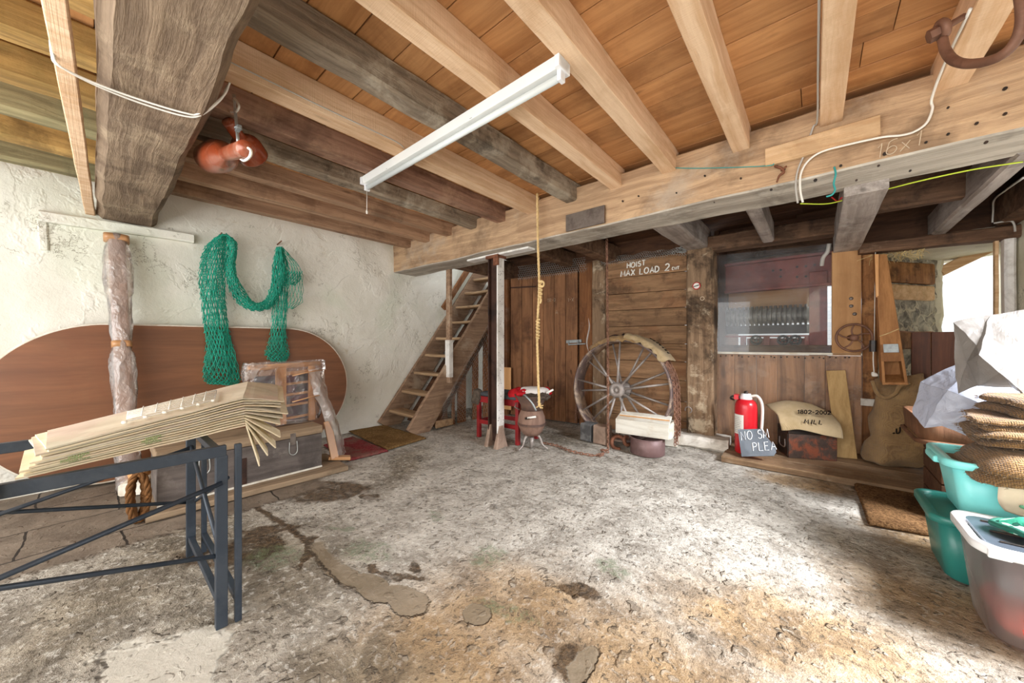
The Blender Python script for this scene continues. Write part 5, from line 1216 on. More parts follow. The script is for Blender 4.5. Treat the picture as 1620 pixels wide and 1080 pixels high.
# ================================================================ CEILING FITTINGS
a = onz(574, 294, 2.42); b = onz(898, 118, 2.42)
y0 = 1.37; x0, x1 = a.x, b.x
root = thing('strip_light', 'long white fluorescent strip light screwed across the pale joists', 'strip light', ((x0 + x1) / 2, y0, 2.40))
mb = MB(); mb.prism([(x0, y0 - .045, 2.478), (x0, y0 + .045, 2.478), (x0, y0 + .03, 2.43), (x0, y0 - .03, 2.43)], (x1 - x0, 0, 0)); part('spine', mb, W['white_enamel'], root, bev=.003)
for x in (x0 + .0, x1 - .025):
    mb = MB(); mb.bx(x, x + .025, y0 - .047, y0 + .047, 2.425, 2.479); part('end_cap', mb, W['tub_white'], root, bev=.003)
mb = MB(); mb.tube([V((x0 + .03, y0, 2.405)), V((x1 - .03, y0, 2.405))], .0165, 16); part('tube', mb, W['tube_glass'], root, True)
for x in (x0 + .012, x1 - .03):
    mb = MB(); mb.bx(x, x + .022, y0 - .02, y0 + .02, 2.382, 2.435); part('lamp_holder', mb, W['tub_white'], root, bev=.004)
mb = MB()
for f in (.2, .68): mb.bx(lerp(x0, x1, f) - .01, lerp(x0, x1, f) + .01, y0 - .032, y0 - .026, 2.434, 2.446)
part('clip', mb, W['zinc'], root, bev=.001)
mb = MB(); p = V((x0 + .02, y0, 2.39)); mb.tube([p, p + V((0, 0, -.17))], .0022, 5); mb.pillow(p + V((0, 0, -.175)), .007, .007, .014, amp=.003, freq=40); part('pull_cord', mb, W['cable'], root, True)
# red twin spotlamp
p = onz(370, 158, 2.46); p = V((-2.30, .47, 2.46))
sp_ = ony(374, 175, .47); 
def LP(px, py, dy=0): return ony(px, py, .47 + dy)
root = thing('twin_spotlamp', 'pair of brown-red enamel spotlamps hung beside the broad dark beam', 'lamp', LP(372, 155))
mb = MB(); mb.tube(smoothpath([LP(370, 150), LP(372, 175), LP(377, 226)], 6), .0075, 8); part('stem', mb, W['galv'], root, True)
mb = MB(); q = LP(377, 203, -.01); mb.box(q, (.05, .02, .02)); mb.torus(q, .013, .005, (0, 0, 1), 14, 6); part('clamp', mb, W['zinc'], root, bev=.003)
def spot(c_back, c_front, r0, r1):
    d = c_front - c_back; L = d.length; d.normalize(); mb = MB()
    mb.lathe([(.001, -.004), (r0 * .9, 0), (r0, .012), (r0, L * .40), (r0 * .95, L * .44), (r1 * .66, L * .49), (r1 * .9, L * .58), (r1, L * .70), (r1, L * .97), (r1 * .97, L), (r1 * .88, L * .99), (r1 * .86, L * .8), (.001, L * .75)], c_back, d, 32); return mb
part('lamp_shade', spot(LP(389, 235, -.07), LP(333, 251, .03), .034, .092), W['lamp_red'], root, True)
part('lamp_shade', spot(LP(360, 191, .0), LP(402, 249, .16), .034, .085), W['lamp_red'], root, True)
for k, c in enumerate((LP(390, 234, -.055), LP(359, 189, .02))):
    mb = MB(); mb.lathe([(.001, -.012), (.012, -.01), (.016, .0), (.016, .008)], c, (V((1, 0, .1)) if k == 0 else V((-.4, 0, 1))) * -1, 14); part('gland', mb, W['white_enamel'], root, True)
mb = MB(); mb.tube(smoothpath([LP(391, 233, -.06), LP(397, 238, -.07), LP(395, 248, -.07), LP(386, 254, -.05), LP(379, 250, -.04)], 8), .0055, 8); part('flex', mb, W['cable'], root, True); mb = MB(); mb.tube(smoothpath([LP(360, 188, .02), LP(358, 180, .02), LP(366, 177, .01), LP(374, 176, 0), LP(378, 168, 0), LP(373, 158, 0), LP(369, 154, 0)], 8), .0055, 8)
part('flex', mb, W['cable'], root, True)
# cables
def cable(name, mat, lab, pts, r=.0042, cat='cable', par=None):
    mb = MB()
    for ps in (pts if isinstance(pts[0], list) else [pts]): mb.tube(smoothpath(ps, 8), r, 7)
    return single(name, mb, mat, lab, cat, smooth=True)
zb = 2.262
def ub(px, py, z=2.25): return onz(px, py, z)
c1 = [onz(72, 0, 2.29), onz(80, 45, 2.288), onz(84, 85, 2.275), ub(96, 105), ub(150, 134), ub(220, 162), ub(290, 183), ub(318, 182, 2.262), V((ub(331, 168).x, .36, 2.30)), V((ub(337, 155).x - .05, .38, 2.36))]
c2 = [onz(70, 0, 2.30), onz(78, 45, 2.297), onz(82, 85, 2.285), ub(92, 103), ub(147, 130), ub(220, 157), ub(292, 178.5), ub(316, 179, 2.262), V((ub(329, 165).x, .365, 2.31)), V((ub(336, 152).x - .05, .385, 2.37))]
cable('twin_cable', W['cable'], 'two white cables slung together under the broad dark beam', [c1, c2], .0042)
jx = -2.15 + .058
cable('joist_cable', W['grey_cable'], 'thin grey cable clipped along the pale joist to the strip light', [V((jx, .4, 2.515)), V((jx, .8, 2.51)), V((jx, 1.1, 2.512)), V((jx, 1.3, 2.508)), V((jx - .02, 1.36, 2.47))], .0035)
cable('side_cable', W['grey_cable'], 'dark cable clipped up the side of the overhead pale joist', [V((.013, .3, 2.5)), V((.012, 1.2, 2.50)), V((.010, 2.2, 2.5)), V((.008, 2.72, 2.49)), ony(1286, 202, 2.79), ony(1273, 242, 2.79), ony(1262, 270, 2.79), ony(1259, 295, 2.79), ony(1262, 321, 2.79)], .0052)
cable('beam_cable', W['cable'], 'pale cable sweeping across the face of the crossbeam', [V((.457, 2.2, 2.49)), V((.457, 2.6, 2.49)), ony(1474, 156, 2.765), ony(1475, 172, 2.785), ony(1466, 194, 2.785), ony(1447, 208, 2.785), ony(1425, 214, 2.785), ony(1395, 217, 2.765), ony(1340, 229, 2.76), ony(1300, 240, 2.775), ony(1278, 255, 2.785), ony(1267, 275, 2.785), ony(1266, 300, 2.785), ony(1270, 320, 2.79)], .0058)
cable('earth_wire', W['yg_wire'], 'yellow-green earth wire sagging along the underside of the crossbeam', [onz(1266, 322, 2.17), onz(1310, 322, 2.165), onz(1350, 312, 2.165), onz(1400, 300, 2.165), onz(1460, 285, 2.165), onz(1540, 268, 2.17), onz(1618, 256, 2.175)], .0042)
cable('loose_wire', W['ext_red'], 'short loops of red wire tucked above the boxed grey beam', [onz(1316, 312, 2.18), onz(1325, 318, 2.172), onz(1333, 312, 2.18), onz(1338, 318, 2.172), onz(1344, 312, 2.18)], .004)
cable('teal_string', W['teal_string'], 'knotted teal string hanging on the crossbeam face', [ony(1040, 264, 2.79), ony(1090, 266, 2.79), ony(1150, 265, 2.785), ony(1215, 262, 2.77), ony(1225, 258, 2.77)], .003, 'string')
cable('teal_hook_string', W['teal_string'], 'short teal string hook below the pale cable', [ony(1320, 264, 2.79), ony(1322, 275, 2.78), ony(1319, 290, 2.78), ony(1321, 300, 2.78), ony(1316, 308, 2.77), ony(1307, 311, 2.77)], .005, 'string')
cable('grey_conduit', W['grey_cable'], 'grey conduit bent along the dark timber by the cream wall', [ony(1619, 281, 3.6), ony(1592, 300, 4.2), ony(1573, 316, 4.7), ony(1571, 335, 4.86), ony(1570, 352, 4.89)], .006)
cable('wall_conduit', W['grey_cable'], 'short grey conduit hooked over the dark lintel end', [ony(1572, 353, 4.9), ony(1590, 350, 4.9), ony(1601, 350, 4.9), ony(1605, 357, 4.9), ony(1606, 366, 4.92)], .007)
mb = MB(); p = ony(1235, 262, 2.79); q = ony(1228, 282, 2.765)
mb.tube(smoothpath([ony(1226, 263, 2.785), ony(1236, 266, 2.78), ony(1240, 272, 2.775), ony(1233, 278, 2.77), ony(1229, 288, 2.765)], 5), [.012, .016, .018, .018, .017, .016, .015, .014, .014, .013, .013, .012, .012, .011, .01, .01, .01, .009, .009, .008, .008][:21], 8, flat=.5)
mb.tube([ony(1244, 263, 2.785), ony(1236, 270, 2.78)], .011, 8, flat=.5)
single('rusty_bracket', mb, W['rust'], 'small rusty iron bracket nailed to the crossbeam below the patch board', 'bracket', smooth=True)
# big iron hook through the joist
yh = 2.2
hp = [ony(px, py, yh + dy) for px, py, dy in ((1483, 52, 0), (1491, 62, 0), (1496, 80, -.02), (1508, 95, -.05), (1530, 101, -.1), (1562, 97, -.16), (1588, 85, -.2), (1606, 66, -.22), (1616, 40, -.24), (1617, 10, -.25), (1612, -25, -.25))]
root = thing('ceiling_hook', 'big curved rusty iron hook bolted through the greyed joist', 'hook', hp[1])
mb = MB(); mb.tube(smoothpath(hp[1:], 8), .0155, 12); part('hook_arm', mb, W['hook_iron'], root, True)
mb = MB(); c = hp[1] + V((0, 0, .02)); mb.tube([ony(1477, 55, yh), ony(1525, 26, yh + .05)], .012, 10); mb.lathe([(.001, -.02), (.026, -.018), (.026, .018), (.001, .02)], ony(1479, 54, yh), (1, .1, .3), 6); part('bolt', mb, W['hook_iron'], root)
mb = MB(); mb.torus(ony(1490, 47, yh), .028, .014, (1, .2, .3), 18, 8); part('eye', mb, W['hook_iron'], root, True)

# ================================================================ ALONG THE LONG WALL
# oval table top
zc, rr, ya, yb = .685, .66, .06, 1.40
root = thing('oval_tabletop', 'huge oval mahogany tabletop leaning against the long white wall', 'tabletop', (-4.5, .72, 0))
out = []
for i in range(41): a = -PI / 2 + PI * i / 40; out.append((yb + rr * math.cos(a), rr * math.sin(a)))
for i in range(41): a = PI / 2 + PI * i / 40; out.append((ya + rr * math.cos(a), rr * math.sin(a)))
def tt(y, z, off=0): return V((-4.545 - z * .06 + off, y, zc + z))
mb = MB(); mb.prism([tt(y, z) for y, z in out], (-.022, 0, 0)); part('veneer_face', mb, W['mahogany'], root, bev=.003)
mb = MB(); n_ = len(out); rings = []
mb.tube([tt(y * 1, z, -.011) + V((0, 0, 0)) for y, z in out], .0125, 6, closed=True); part('edge_band', mb, W['white_box'], root, True, label='pale edge banding')
# wrapped plank
bt = V((-4.22, .16, 0)); tp = onx(184, 372, -4.58)
root = thing('wrapped_plank', 'tall plank wrapped in clear plastic and brown tape leaning on the wall', 'plank', bt)
d = (tp - bt); dn = d.normalized(); sd = V((0, 1, 0))
mb = MB(); mb.bar(bt + dn * .01, tp - dn * .03, .10, .05, up=(1, 0, 0)); part('plank', mb, W['parcel'], root, bev=.01)
mb = MB(); rings = []; N = 60
for i in range(N + 1):
    t = i / N; c = bt.lerp(tp, t); w = .074 + .006 * math.sin(t * 17) + .010 * (t > .75) - .022 * math.exp(-((t - .55) / .03) ** 2) - .02 * math.exp(-((t - .98) / .03) ** 2); ring = []
    for k in range(24):
        a = 2 * PI * k / 24; p = c + sd * (w * math.copysign(abs(math.cos(a)) ** .8, math.cos(a))) + V((1, 0, .15)) * (.055 * math.copysign(abs(math.sin(a)) ** .9, math.sin(a)))
        ring.append(p + noise.noise_vector(p * V((9, 9, 9)).x) * .008 + noise.noise_vector(p * 24) * .005)
    rings.append(ring)
mb.loft(rings, True); part('plastic_wrap', mb, W['wrap_milky'], root, True)
for t, w, h in ((.985, .076, .05), (.555, .06, .05)):
    mb = MB(); c = bt.lerp(tp, t); mb.rrect([(0, 0, w, .058, .03, -h / 2), (0, 0, w, .058, .03, h / 2)], caps=True)
    M_ = Matrix((sd, V((1, 0, .2)).normalized(), dn)).transposed(); mb.v = [c + M_ @ p for p in mb.v]; part('tape_band', mb, W['tape'], root, True)
# green fishing net
def netribbon(mb, rows_, xw, cols, rows_n, r, seed, bulge=.03, layers=2, jit=.011):
    Ls = smoothpath([onx(l[0], l[1], xw) for l, r_ in rows_], 8); Rs = smoothpath([onx(r_[0], r_[1], xw) for l, r_ in rows_], 8)
    def P_(u, v, ly):
        f = v * (len(Ls) - 1); i = min(int(f), len(Ls) - 2); t = f - i
        a = Ls[i].lerp(Ls[i + 1], t); b = Rs[i].lerp(Rs[i + 1], t)
        uu = u + .06 * nz((u * 3, v * 6, seed + ly), 1) ; p = a.lerp(b, uu)
        out_ = bulge * (.4 + math.sin(PI * min(1, max(0, u)))) * (1 if ly == 0 else .25) + .012 * nz((u * 9, v * 9, seed + ly * 3), 1)
        return p + V((out_, nz((u * 20, v * 30, seed + 5 + ly), 1) * jit, nz((u * 20, v * 30, seed + 9 + ly), 1) * jit))
    for ly in range(layers):
        sh = .37 * ly
        for j in range(rows_n):
            for i in range(cols + 1):
                u0 = (i + (.5 if j % 2 else 0) + sh) / (cols + .5); 
                if u0 > 1.02: continue
                p = P_(u0, j / rows_n, ly)
                for du in (-.5, .5):
                    u1 = (i + (.5 if j % 2 else 0) + sh + du) / (cols + .5)
                    if u1 < -.03 or u1 > 1.04: continue
                    q = P_(u1, (j + 1) / rows_n, ly); m_ = (p + q) / 2 + V((.004, 0, -.003)); mb.tube([p, m_, q], r, 4, False)
                if (i + j) % 2 == 0: mb.lathe([(.001, -r * 1.8), (r * 1.7, 0), (.001, r * 1.8)], p, (0, 0, 1), 5)
mb = MB(); xw = -4.56
netribbon(mb, [((338, 377), (356, 371)), ((322, 395), (357, 390)), ((314, 430), (355, 426)), ((316, 470), (356, 468)), ((322, 515), (360, 513)), ((325, 550), (368, 550)), ((320, 590), (379, 596)), ((327, 607), (377, 609))], xw, 9, 34, .0027, 1, .05, 3)
netribbon(mb, [((338, 377), (357, 370)), ((352, 371), (372, 382)), ((356, 395), (375, 392)), ((355, 425), (372, 418)), ((358, 446), (375, 438)), ((370, 474), (388, 462)), ((394, 491), (402, 478)), ((424, 489), (419, 474)), ((441, 472), (427, 455)), ((452, 440), (432, 425)), ((445, 395), (437, 393))], xw + .01, 6, 46, .003, 4, .05, 3)
netribbon(mb, [((437, 391), (446, 391)), ((430, 420), (456, 425)), ((430, 470), (455, 470)), ((428, 520), (452, 520)), ((421, 548), (455, 548)), ((418, 560), (457, 562)), ((427, 572), (450, 573))], xw, 6, 24, .0026, 7, .04, 3)
netribbon(mb, [((441, 391), (449, 394)), ((446, 410), (463, 408)), ((452, 425), (476, 428)), ((453, 450), (479, 455)), ((450, 472), (479, 476)), ((450, 487), (462, 489))], xw, 5, 11, .0026, 9, .03, 1)
netribbon(mb, [((452, 428), (478, 430)), ((448, 440), (474, 444)), ((446, 448), (466, 452))], xw + .02, 6, 5, .0028, 12, .03, 2)
root = single('fishing_net', mb, W['net'], 'green fishing net looped over two nails on the white wall', 'net', loc=(-4.56, 1.2, 1.0))
for px, py in ((347, 374), (440, 386)):
    mb = MB(); p = onx(px, py, XW + .02); mb.tube([p + V((-.03, 0, 0)), p + V((.11, 0, .015))], .007, 7); single('wall_nail', mb, W['rust'], 'nail under the first hump of the green net' if px == 347 else 'rusty nail holding the end of the green net', 'nail')
# grey trunk
TX, TY0, TY1, TH = -3.46, .26, 1.34, .43
root = thing('wooden_chest', 'long grey wooden trunk with iron latches below the oval tabletop', 'trunk', ((TX - .2), (TY0 + TY1) / 2, .04))
mb = MB(); mb.bx(TX - .42, TX, TY0, TY1, .05, TH - .075); part('body', mb, W['trunk'], root, bev=.006)
mb = MB(); mb.bx(TX - .425, TX + .006, TY0 - .006, TY1 + .006, TH - .072, TH); part('lid', mb, W['trunk_lid'], root, bev=.008)
for y in (TY0 + .25, TY1 - .24):
    mb = MB(); mb.bx(TX, TX + .008, y - .022, y + .022, TH - .13, TH - .03); 
    lt = part('latch', mb, W['iron'], root, bev=.002)
    mb = MB(); mb.tube(smoothpath([V((TX + .012, y - .028, TH - .10)), V((TX + .014, y - .03, TH - .19)), V((TX + .014, y, TH - .215)), V((TX + .014, y + .03, TH - .19)), V((TX + .012, y + .028, TH - .10))], 5), .004, 6); part('hasp_loop', mb, W['galv'], lt, True)
mb = MB(); mb.bx(TX, TX + .005, .70, .77, .06, .27); part('iron_strap', mb, W['steel_dark'], root, bev=.001, label='rusty iron strap')
mb = MB(); mb.bx(TX, TX + .004, TY0, TY1, .045, .06); part('skirting_edge', mb, W['white_box'], root)
mb = MB(); mb.rough((TX - .17, TY0 - .05, .02), (TX - .12, TY1 + .18, .02), .56, .045, amp=.004, ch=.008, seed=181); single('plinth_board', mb, W['trunk_lid'], 'low brown board under the long grey trunk', 'board', kind='thing')
# pine frame in clear wrap, on the trunk
fx = -3.72; P0 = onx(392, 582, fx); P1 = onx(506, 574, fx); ztop = .985; zb0 = TH
root = thing('pine_frame', 'slatted pine frame bundled in clear plastic on the grey trunk', 'frame', (fx, (P0.y + P1.y) / 2, TH))
ya, yb = P0.y + .02, P1.y
mb = MB(); mb.tube([V((fx, ya - .02, ztop - .02)), V((fx, yb, ztop))], .024, 14); part('top_rail', mb, W['pineY'], root, True)
for f, w in ((.40, .085), (.86, .06)):
    mb = MB(); y = lerp(ya, yb, f); mb.bx(fx + .0, fx + .025, y - w / 2, y + w / 2, TH + .01, ztop - .02); part('upright', mb, W['pine'], root, bev=.004)
for k, z in enumerate((.90, .80, .70, .60, .48)):
    mb = MB(); mb.bar(V((fx - .02, lerp(ya, yb, .42 if k else .5), z)), V((fx - .02, yb - .03, z + .015)), .022, .022 + .012 * (k == 0)); part('slat', mb, W['pineY'], root, bev=.003)
mb = MB(); mb.bx(fx - .10, fx - .08, ya + .05, yb - .05, TH + .02, ztop - .1); part('back_panel', mb, W['inside_dark'], root)
def wr(u, v):
    a = 2 * PI * u; z = lerp(TH + .005, ztop + .03, v); wy = (yb - ya) / 2 + .04 - .05 * (1 - v) ** 2 + .02 * math.sin(v * 9); 
    p = V((fx - .03 + .085 * math.copysign(abs(math.sin(a)) ** .7, math.sin(a)), (ya + yb) / 2 + wy * math.copysign(abs(math.cos(a)) ** .6, math.cos(a)), z))
    return p + noise.noise_vector(p * 8) * .016 + noise.noise_vector(p * 22) * .006
mb = MB(); mb.grid(wr, 80, 44); part('plastic_wrap', mb, W['wrap'], root, True)
mb = MB(); add_surf(mb, [[V((fx + .05, ya - .06, ztop - .12)), V((fx + .06, ya - .05, ztop - .03)), V((fx + .04, ya + .0, ztop + .03))], [V((fx + .06, ya + .02, ztop - .1)), V((fx + .08, ya + .05, ztop - .02)), V((fx + .04, ya + .12, ztop + .0))]], 6, 6, .012, 12); part('loose_flap', mb, W['wrap_milky'], root, True)
rows = [[V((fx + .05, yb - .12, .93)), V((fx + .06, yb - .05, .95)), V((fx + .03, yb + .02, .93))], [V((fx + .06, yb - .09, .72)), V((fx + .09, yb - .03, .74)), V((fx + .04, yb + .05, .7))], [V((fx + .08, yb + .0, .5)), V((fx + .12, yb + .06, .5)), V((fx + .07, yb + .12, .48))], [V((fx + .10, yb + .05, .26)), V((fx + .15, yb + .1, .25)), V((fx + .1, yb + .17, .24))], [V((fx + .10, yb + .04, .06)), V((fx + .17, yb + .12, .06)), V((fx + .1, yb + .22, .07))]]
mb = MB(); add_surf(mb, rows, 6, 6, .02, 10, 3); part('trailing_wrap', mb, W['wrap_milky'], root, True, solid=.0)
for z0 in (.665, .905):
    mb = MB(); mb.tube([V((fx + .075, ya + .30, z0 - .02)), V((fx + .085, yb - .1, z0 + .012)), V((fx + .06, yb + .03, z0 + .02))], [.018, .018, .018], 8, flat=.25); part('tape_strip', mb, W['tape'], root, True)
mb = MB(); q0 = V((fx + .1, yb + .03, .42)); q1 = V((fx + .2, yb + .06, .07)); mb.bar(q0, q1, .07, .02, up=(1, 0, 0)); mb.bar(q1 - V((.05, .04, -.01)), q1 + V((.02, .14, -.02)), .08, .03); part('taped_foot', mb, W['tape'], root, bev=.004)
# rope coil and blocks
c = V((-3.42, .17, .17))
mb = MB()
for k in range(3):
    pts = [c + V((.02 * k - .02 + .01 * math.sin(a * 2), (.028 + .008 * k) * math.cos(a), (.145 + .006 * k) * math.sin(a))) for a in [2 * PI * i / 60 for i in range(61)]]
    ropetwist(mb, pts, .017, strands=3)
single('rope_coil', mb, W['rope_brown'], 'coil of thick brown rope hung at the near end of the grey trunk', 'rope', smooth=True, loc=(c.x, c.y, 0))
block('wood_block', W['white_box'], 'pale wood block on the floor beneath the black trestle frame', 201, 778, .2, .14, .1, R(-30), 191)
block('wood_block', W['pineY'], 'orange wood block on top of the pale block beneath the black trestle frame', 207, 772, .14, .12, .19, R(-30), 192)
# mats
def mat_(name, m, lab, q, th=.018, seed=0):
    P_ = [onz(px, py, th) for px, py in q]; mb = MB()
    def f(u, v): p = P_[0].lerp(P_[1], u).lerp(P_[3].lerp(P_[2], u), v); e = min(u, 1 - u, v, 1 - v); return p + V((nz((u * 9, v * 9, seed), 1) * .008, nz((u * 9, v * 9, seed + 3), 1) * .008, nz((u * 5, v * 5, seed), 1) * .004 - .012 * (e < .001)))
    mb.grid(f, 36, 36); return single(name, mb, m, lab, 'mat', smooth=True, solid=.014)
mat_('door_mat', W['red_mat'], 'dull red mat on the floor beyond the grey trunk', [(512, 703), (558, 690), (614, 712), (552, 727)], seed=1)
mat_('door_mat', W['coir'], 'brown coir mat at the foot of the staircase', [(552, 681), (606, 672), (674, 692), (612, 710)], .022, 2)
mat_('door_mat', W['coir_dark'], 'large worn brown coir mat beside the stacked plastic tubs', [(1346, 747), (1478, 752), (1520, 852), (1374, 826)], .022, 3)
# ================================================================ BLACK TRESTLE WITH CARDBOARD
root = thing('folding_trestle', 'black steel folding trestle carrying the flattened cardboard', 'trestle', (-2.3, -.25, 0))
X1_, X2_ = -1.90, -2.66; Y1, Y2 = .335, -1.0; TZ = .74
def sq(mb, a, b, w=.032, h=.032, up=UP): return mb.bar(a, b, w, h, up)
mb = MB(); sq(mb, (X1_, Y1 + .016, TZ), (X1_, Y2, TZ), .028, .045); part('rail', mb, W['black_steel'], root, bev=.003)
mb = MB(); sq(mb, (X2_, Y1 + .016, TZ), (X2_, Y2, TZ), .028, .045); part('rail', mb, W['black_steel'], root, bev=.003)
for x in (X1_, X2_):
    mb = MB(); sq(mb, (x, Y1, 0), (x, Y1, TZ - .02), .04, .032, (1, 0, 0)); part('leg', mb, W['black_steel'], root, bev=.003)
    mb = MB(); sq(mb, (x + .01, Y1 + .055, 0.0), (x + .01, Y1 + .055, TZ + .02), .024, .024, (1, 0, 0)); part('leg', mb, W['black_steel'], root, bev=.003)
    mb = MB(); sq(mb, (x, Y2, 0), (x, Y2, TZ - .02), .04, .032, (1, 0, 0)); part('leg', mb, W['black_steel'], root, bev=.003)
    mb = MB(); mb.tube([V((x, Y1, .30)), V((x, Y2, .66))], .0095, 8); part('brace_rod', mb, W['black_steel'], root, True)
    mb = MB(); mb.tube([V((x + .02, Y1, .61)), V((x + .02, Y2, .29))], .0095, 8); part('brace_rod', mb, W['black_steel'], root, True)
for y in (Y1, Y1 + .055):
    mb = MB(); sq(mb, (X1_, y, .10), (X2_, y, .10), .026, .026); part('foot_rail', mb, W['black_steel'], root, bev=.003)
mb = MB(); sq(mb, (X1_, Y1, TZ - .02), (X2_, Y1, TZ - .02), .03, .03); part('end_rail', mb, W['black_steel'], root, bev=.003)
mb = MB(); mb.tube([V((X1_, Y1, .30)), V((X2_, Y1, .62))], .009, 8); part('brace_rod', mb, W['black_steel'], root, True)
mb = MB(); mb.tube([V((X1_, Y1 + .02, .62)), V((X2_, Y1 + .02, .30))], .009, 8); part('brace_rod', mb, W['black_steel'], root, True)
mb = MB(); sq(mb, (X1_ + .02, -.20, TZ + .01), (X1_ + .02, Y2, TZ + .01), .03, .075); part('stop_block', mb, W['black_steel'], root, bev=.003)
# flattened boxes
NS = 12; th = .0072
lowc = [V(q) for q in ((-1.895, -.165, .766), (-2.22, .49, .766), (-2.24, -.17, .766), (-2.62, .585, .80))]
topc = [V(q) for q in ((-1.90, -.11, .846), (-2.25, .49, .902), (-2.24, -.158, .850), (-2.66, .60, .948))]
ordn = ['lowest', 'second', 'third', 'fourth', 'fifth', 'sixth', 'seventh', 'eighth', 'ninth', 'tenth', 'eleventh', 'topmost']
for k in range(NS):
    f = k / (NS - 1); A, Bq, Cq, Dq = [lowc[i].lerp(topc[i], f) for i in range(4)]; z = A.z
    u_ = V((Bq.x - A.x, Bq.y - A.y, 0)).normalized(); w_ = V((Cq.x - A.x, Cq.y - A.y, 0)).normalized()
    e1_, e2_ = random.uniform(-.015, .02), random.uniform(-.02, .05)
    A = A + u_ * e1_ + w_ * random.uniform(-.006, .012); Cq = Cq + u_ * e2_; Bq = Bq + u_ * random.uniform(-.008, .008)
    def S(u, v, dz=0): p = A.lerp(Bq, u).lerp(Cq.lerp(Dq, u), v); return V((p.x, p.y, p.z + dz + .004 * nz((u * 4, v * 3, 2), 1)))
    mb = MB(); mb.grid(lambda u, v: S(u, v, th * .78), 12, 6); rb = mb.r[-1]
    mb.grid(lambda u, v: S(u, v, 0), 12, 6, rb)
    N_ = 13 * 7
    edge = [i for i in range(13)] + [12 + 13 * q for q in range(1, 7)] + [78 + i for i in range(11, -1, -1)] + [13 * q for q in range(5, 0, -1)]
    for e in range(len(edge)): a_, b_ = edge[e], edge[(e + 1) % len(edge)]; mb.f.append((a_, b_, b_ + N_, a_ + N_)); mb.m.append(0)
    mt = W['card_grey'] if k in (5, 7, 9, 11) else W['card']
    lab = ordn[k] + (' flattened cardboard box in the stack on the black trestle' if k not in (11,) else ' flattened cardboard box, grey faced, under the white wire grid')
    if k == 0: lab = 'bottom flattened cardboard box of the stack, resting on the black rails'
    elif k < 11: lab = ordn[k] + ' flattened cardboard box from the bottom of the trestle stack'
    card = single('flattened_box', mb, mt, lab, 'box', group='flattened boxes on the trestle', loc=(-2.25, .1, z))
    # fanned end flap
    dr = R((74, 58, 47, 36, 26, 17, 14, 12, 11, 10, 9, 8)[k] + random.uniform(-2, 2)); Lf = .25 + random.uniform(-.03, .02)
    dirf = u_ * math.cos(dr) - UP * math.sin(dr)
    e0, e1 = S(1, 0, th * .4), S(1, .30 if k < 4 else .98, th * .4)
    if k == 11: Lf = .22
    def Fl(u, v): return e0.lerp(e1, v) + dirf * (Lf * u) + UP * (-.008 * u * u * (k > 5)) + V((0, 0, .002 * nz((u * 5, v * 5, k), 1)))
    mb = MB(); mb.grid(Fl, 8, 6); part('end_flap', mb, mt, card, solid=.006)
    if k in (2, 3, 4):
        for q in range(2):
            mb = MB(); p = S(.12 + .3 * q, -.004, .002); pe = S(.3 + .3 * q, -.004, .002); lettering(mb, 'XOIXTOHX', p, pe - p, UP, .0085, .001); part('printed_marks', mb, W['card_print'], card)
topS = S
# white wire grid on top
def G(u, v, dz=.0): p = topS(lerp(.30, .78, u), lerp(.16, .74, v), th * .78 + .012 + dz); return p
root = thing('wire_grid', 'white wire grid tray lying on top of the flattened cardboard', 'grid', G(.5, .5))
mb = MB(); fr = [G(u, v) for u, v in ((0, 0), (1, 0), (1, 1), (0, 1))]; 
mb.tube([G(0, 0), G(.5, 0), G(1, 0), G(1, .5), G(1, 1), G(.5, 1), G(0, 1), G(0, .5)], .0034, 7, closed=True); part('border_wire', mb, W['white_wire'], root, True)
mb = MB()
for i in range(1, 8): mb.tube([G(0, i / 8, .004), G(.5, i / 8, .004), G(1, i / 8, .004)], .0019, 6)
for i in range(1, 7): mb.tube([G(i / 7, 0, .008), G(i / 7, .5, .008), G(i / 7, 1, .008)], .0019, 6)
part('grid_wire', mb, W['white_wire'], root, True)
mb = MB()
for i in range(6): p = G(i / 5, -.0); mb.pillow(p + V((.004, -.006, -.002)), .008, .008, .006, amp=0, nu=10, nv=6)
part('wire_foot', mb, W['white_wire'], root, True)
# ================================================================ TUBS AND SACKS BY THE DOORWAY
def tub(name, mat, lab, x0, x1, y0, y1, z0, h, taper, rim, r=.05, matrim=None, cat='tub', inner=True, rot=0):
    cx, cy = (x0 + x1) / 2, (y0 + y1) / 2; hx, hy = (x1 - x0) / 2, (y1 - y0) / 2
    root = thing(name, lab, cat, (cx, cy, z0)); mb = MB()
    mb.rrect([(cx, cy, hx - taper - .02, hy - taper - .02, r, z0), (cx, cy, hx - taper, hy - taper, r, z0 + .02), (cx, cy, hx, hy, r, z0 + h - .03), (cx, cy, hx - .006, hy - .006, r, z0 + h - .03), (cx, cy, hx - taper - .006, hy - taper - .006, r, z0 + .026), (cx, cy, hx - taper - .02, hy - taper - .02, r * .8, z0 + .01)], 6, False)
    part('tub_wall', mb, mat, root, True)
    mb = MB(); mb.rrect([(cx, cy, hx - .004, hy - .004, r, z0 + h - .045), (cx, cy, hx + .004, hy + .004, r, z0 + h - .045), (cx, cy, hx + rim, hy + rim, r + .02, z0 + h - .035), (cx, cy, hx + rim, hy + rim, r + .02, z0 + h - .006), (cx, cy, hx + rim - .006, hy + rim - .006, r + .015, z0 + h), (cx, cy, hx - .004, hy - .004, r, z0 + h - .004), (cx, cy, hx - .006, hy - .006, r, z0 + h - .05)], 6, False)
    part('tub_rim', mb, matrim or mat, root, True, bev=0)
    return root, cx, cy, hx, hy
root, cx, cy, hx, hy = tub('plastic_tub', W['teal_dark'], 'dark green plastic tub at floor level under the turquoise tub', .47, 1.10, 2.74, 3.16, 0, .33, .03, .03)
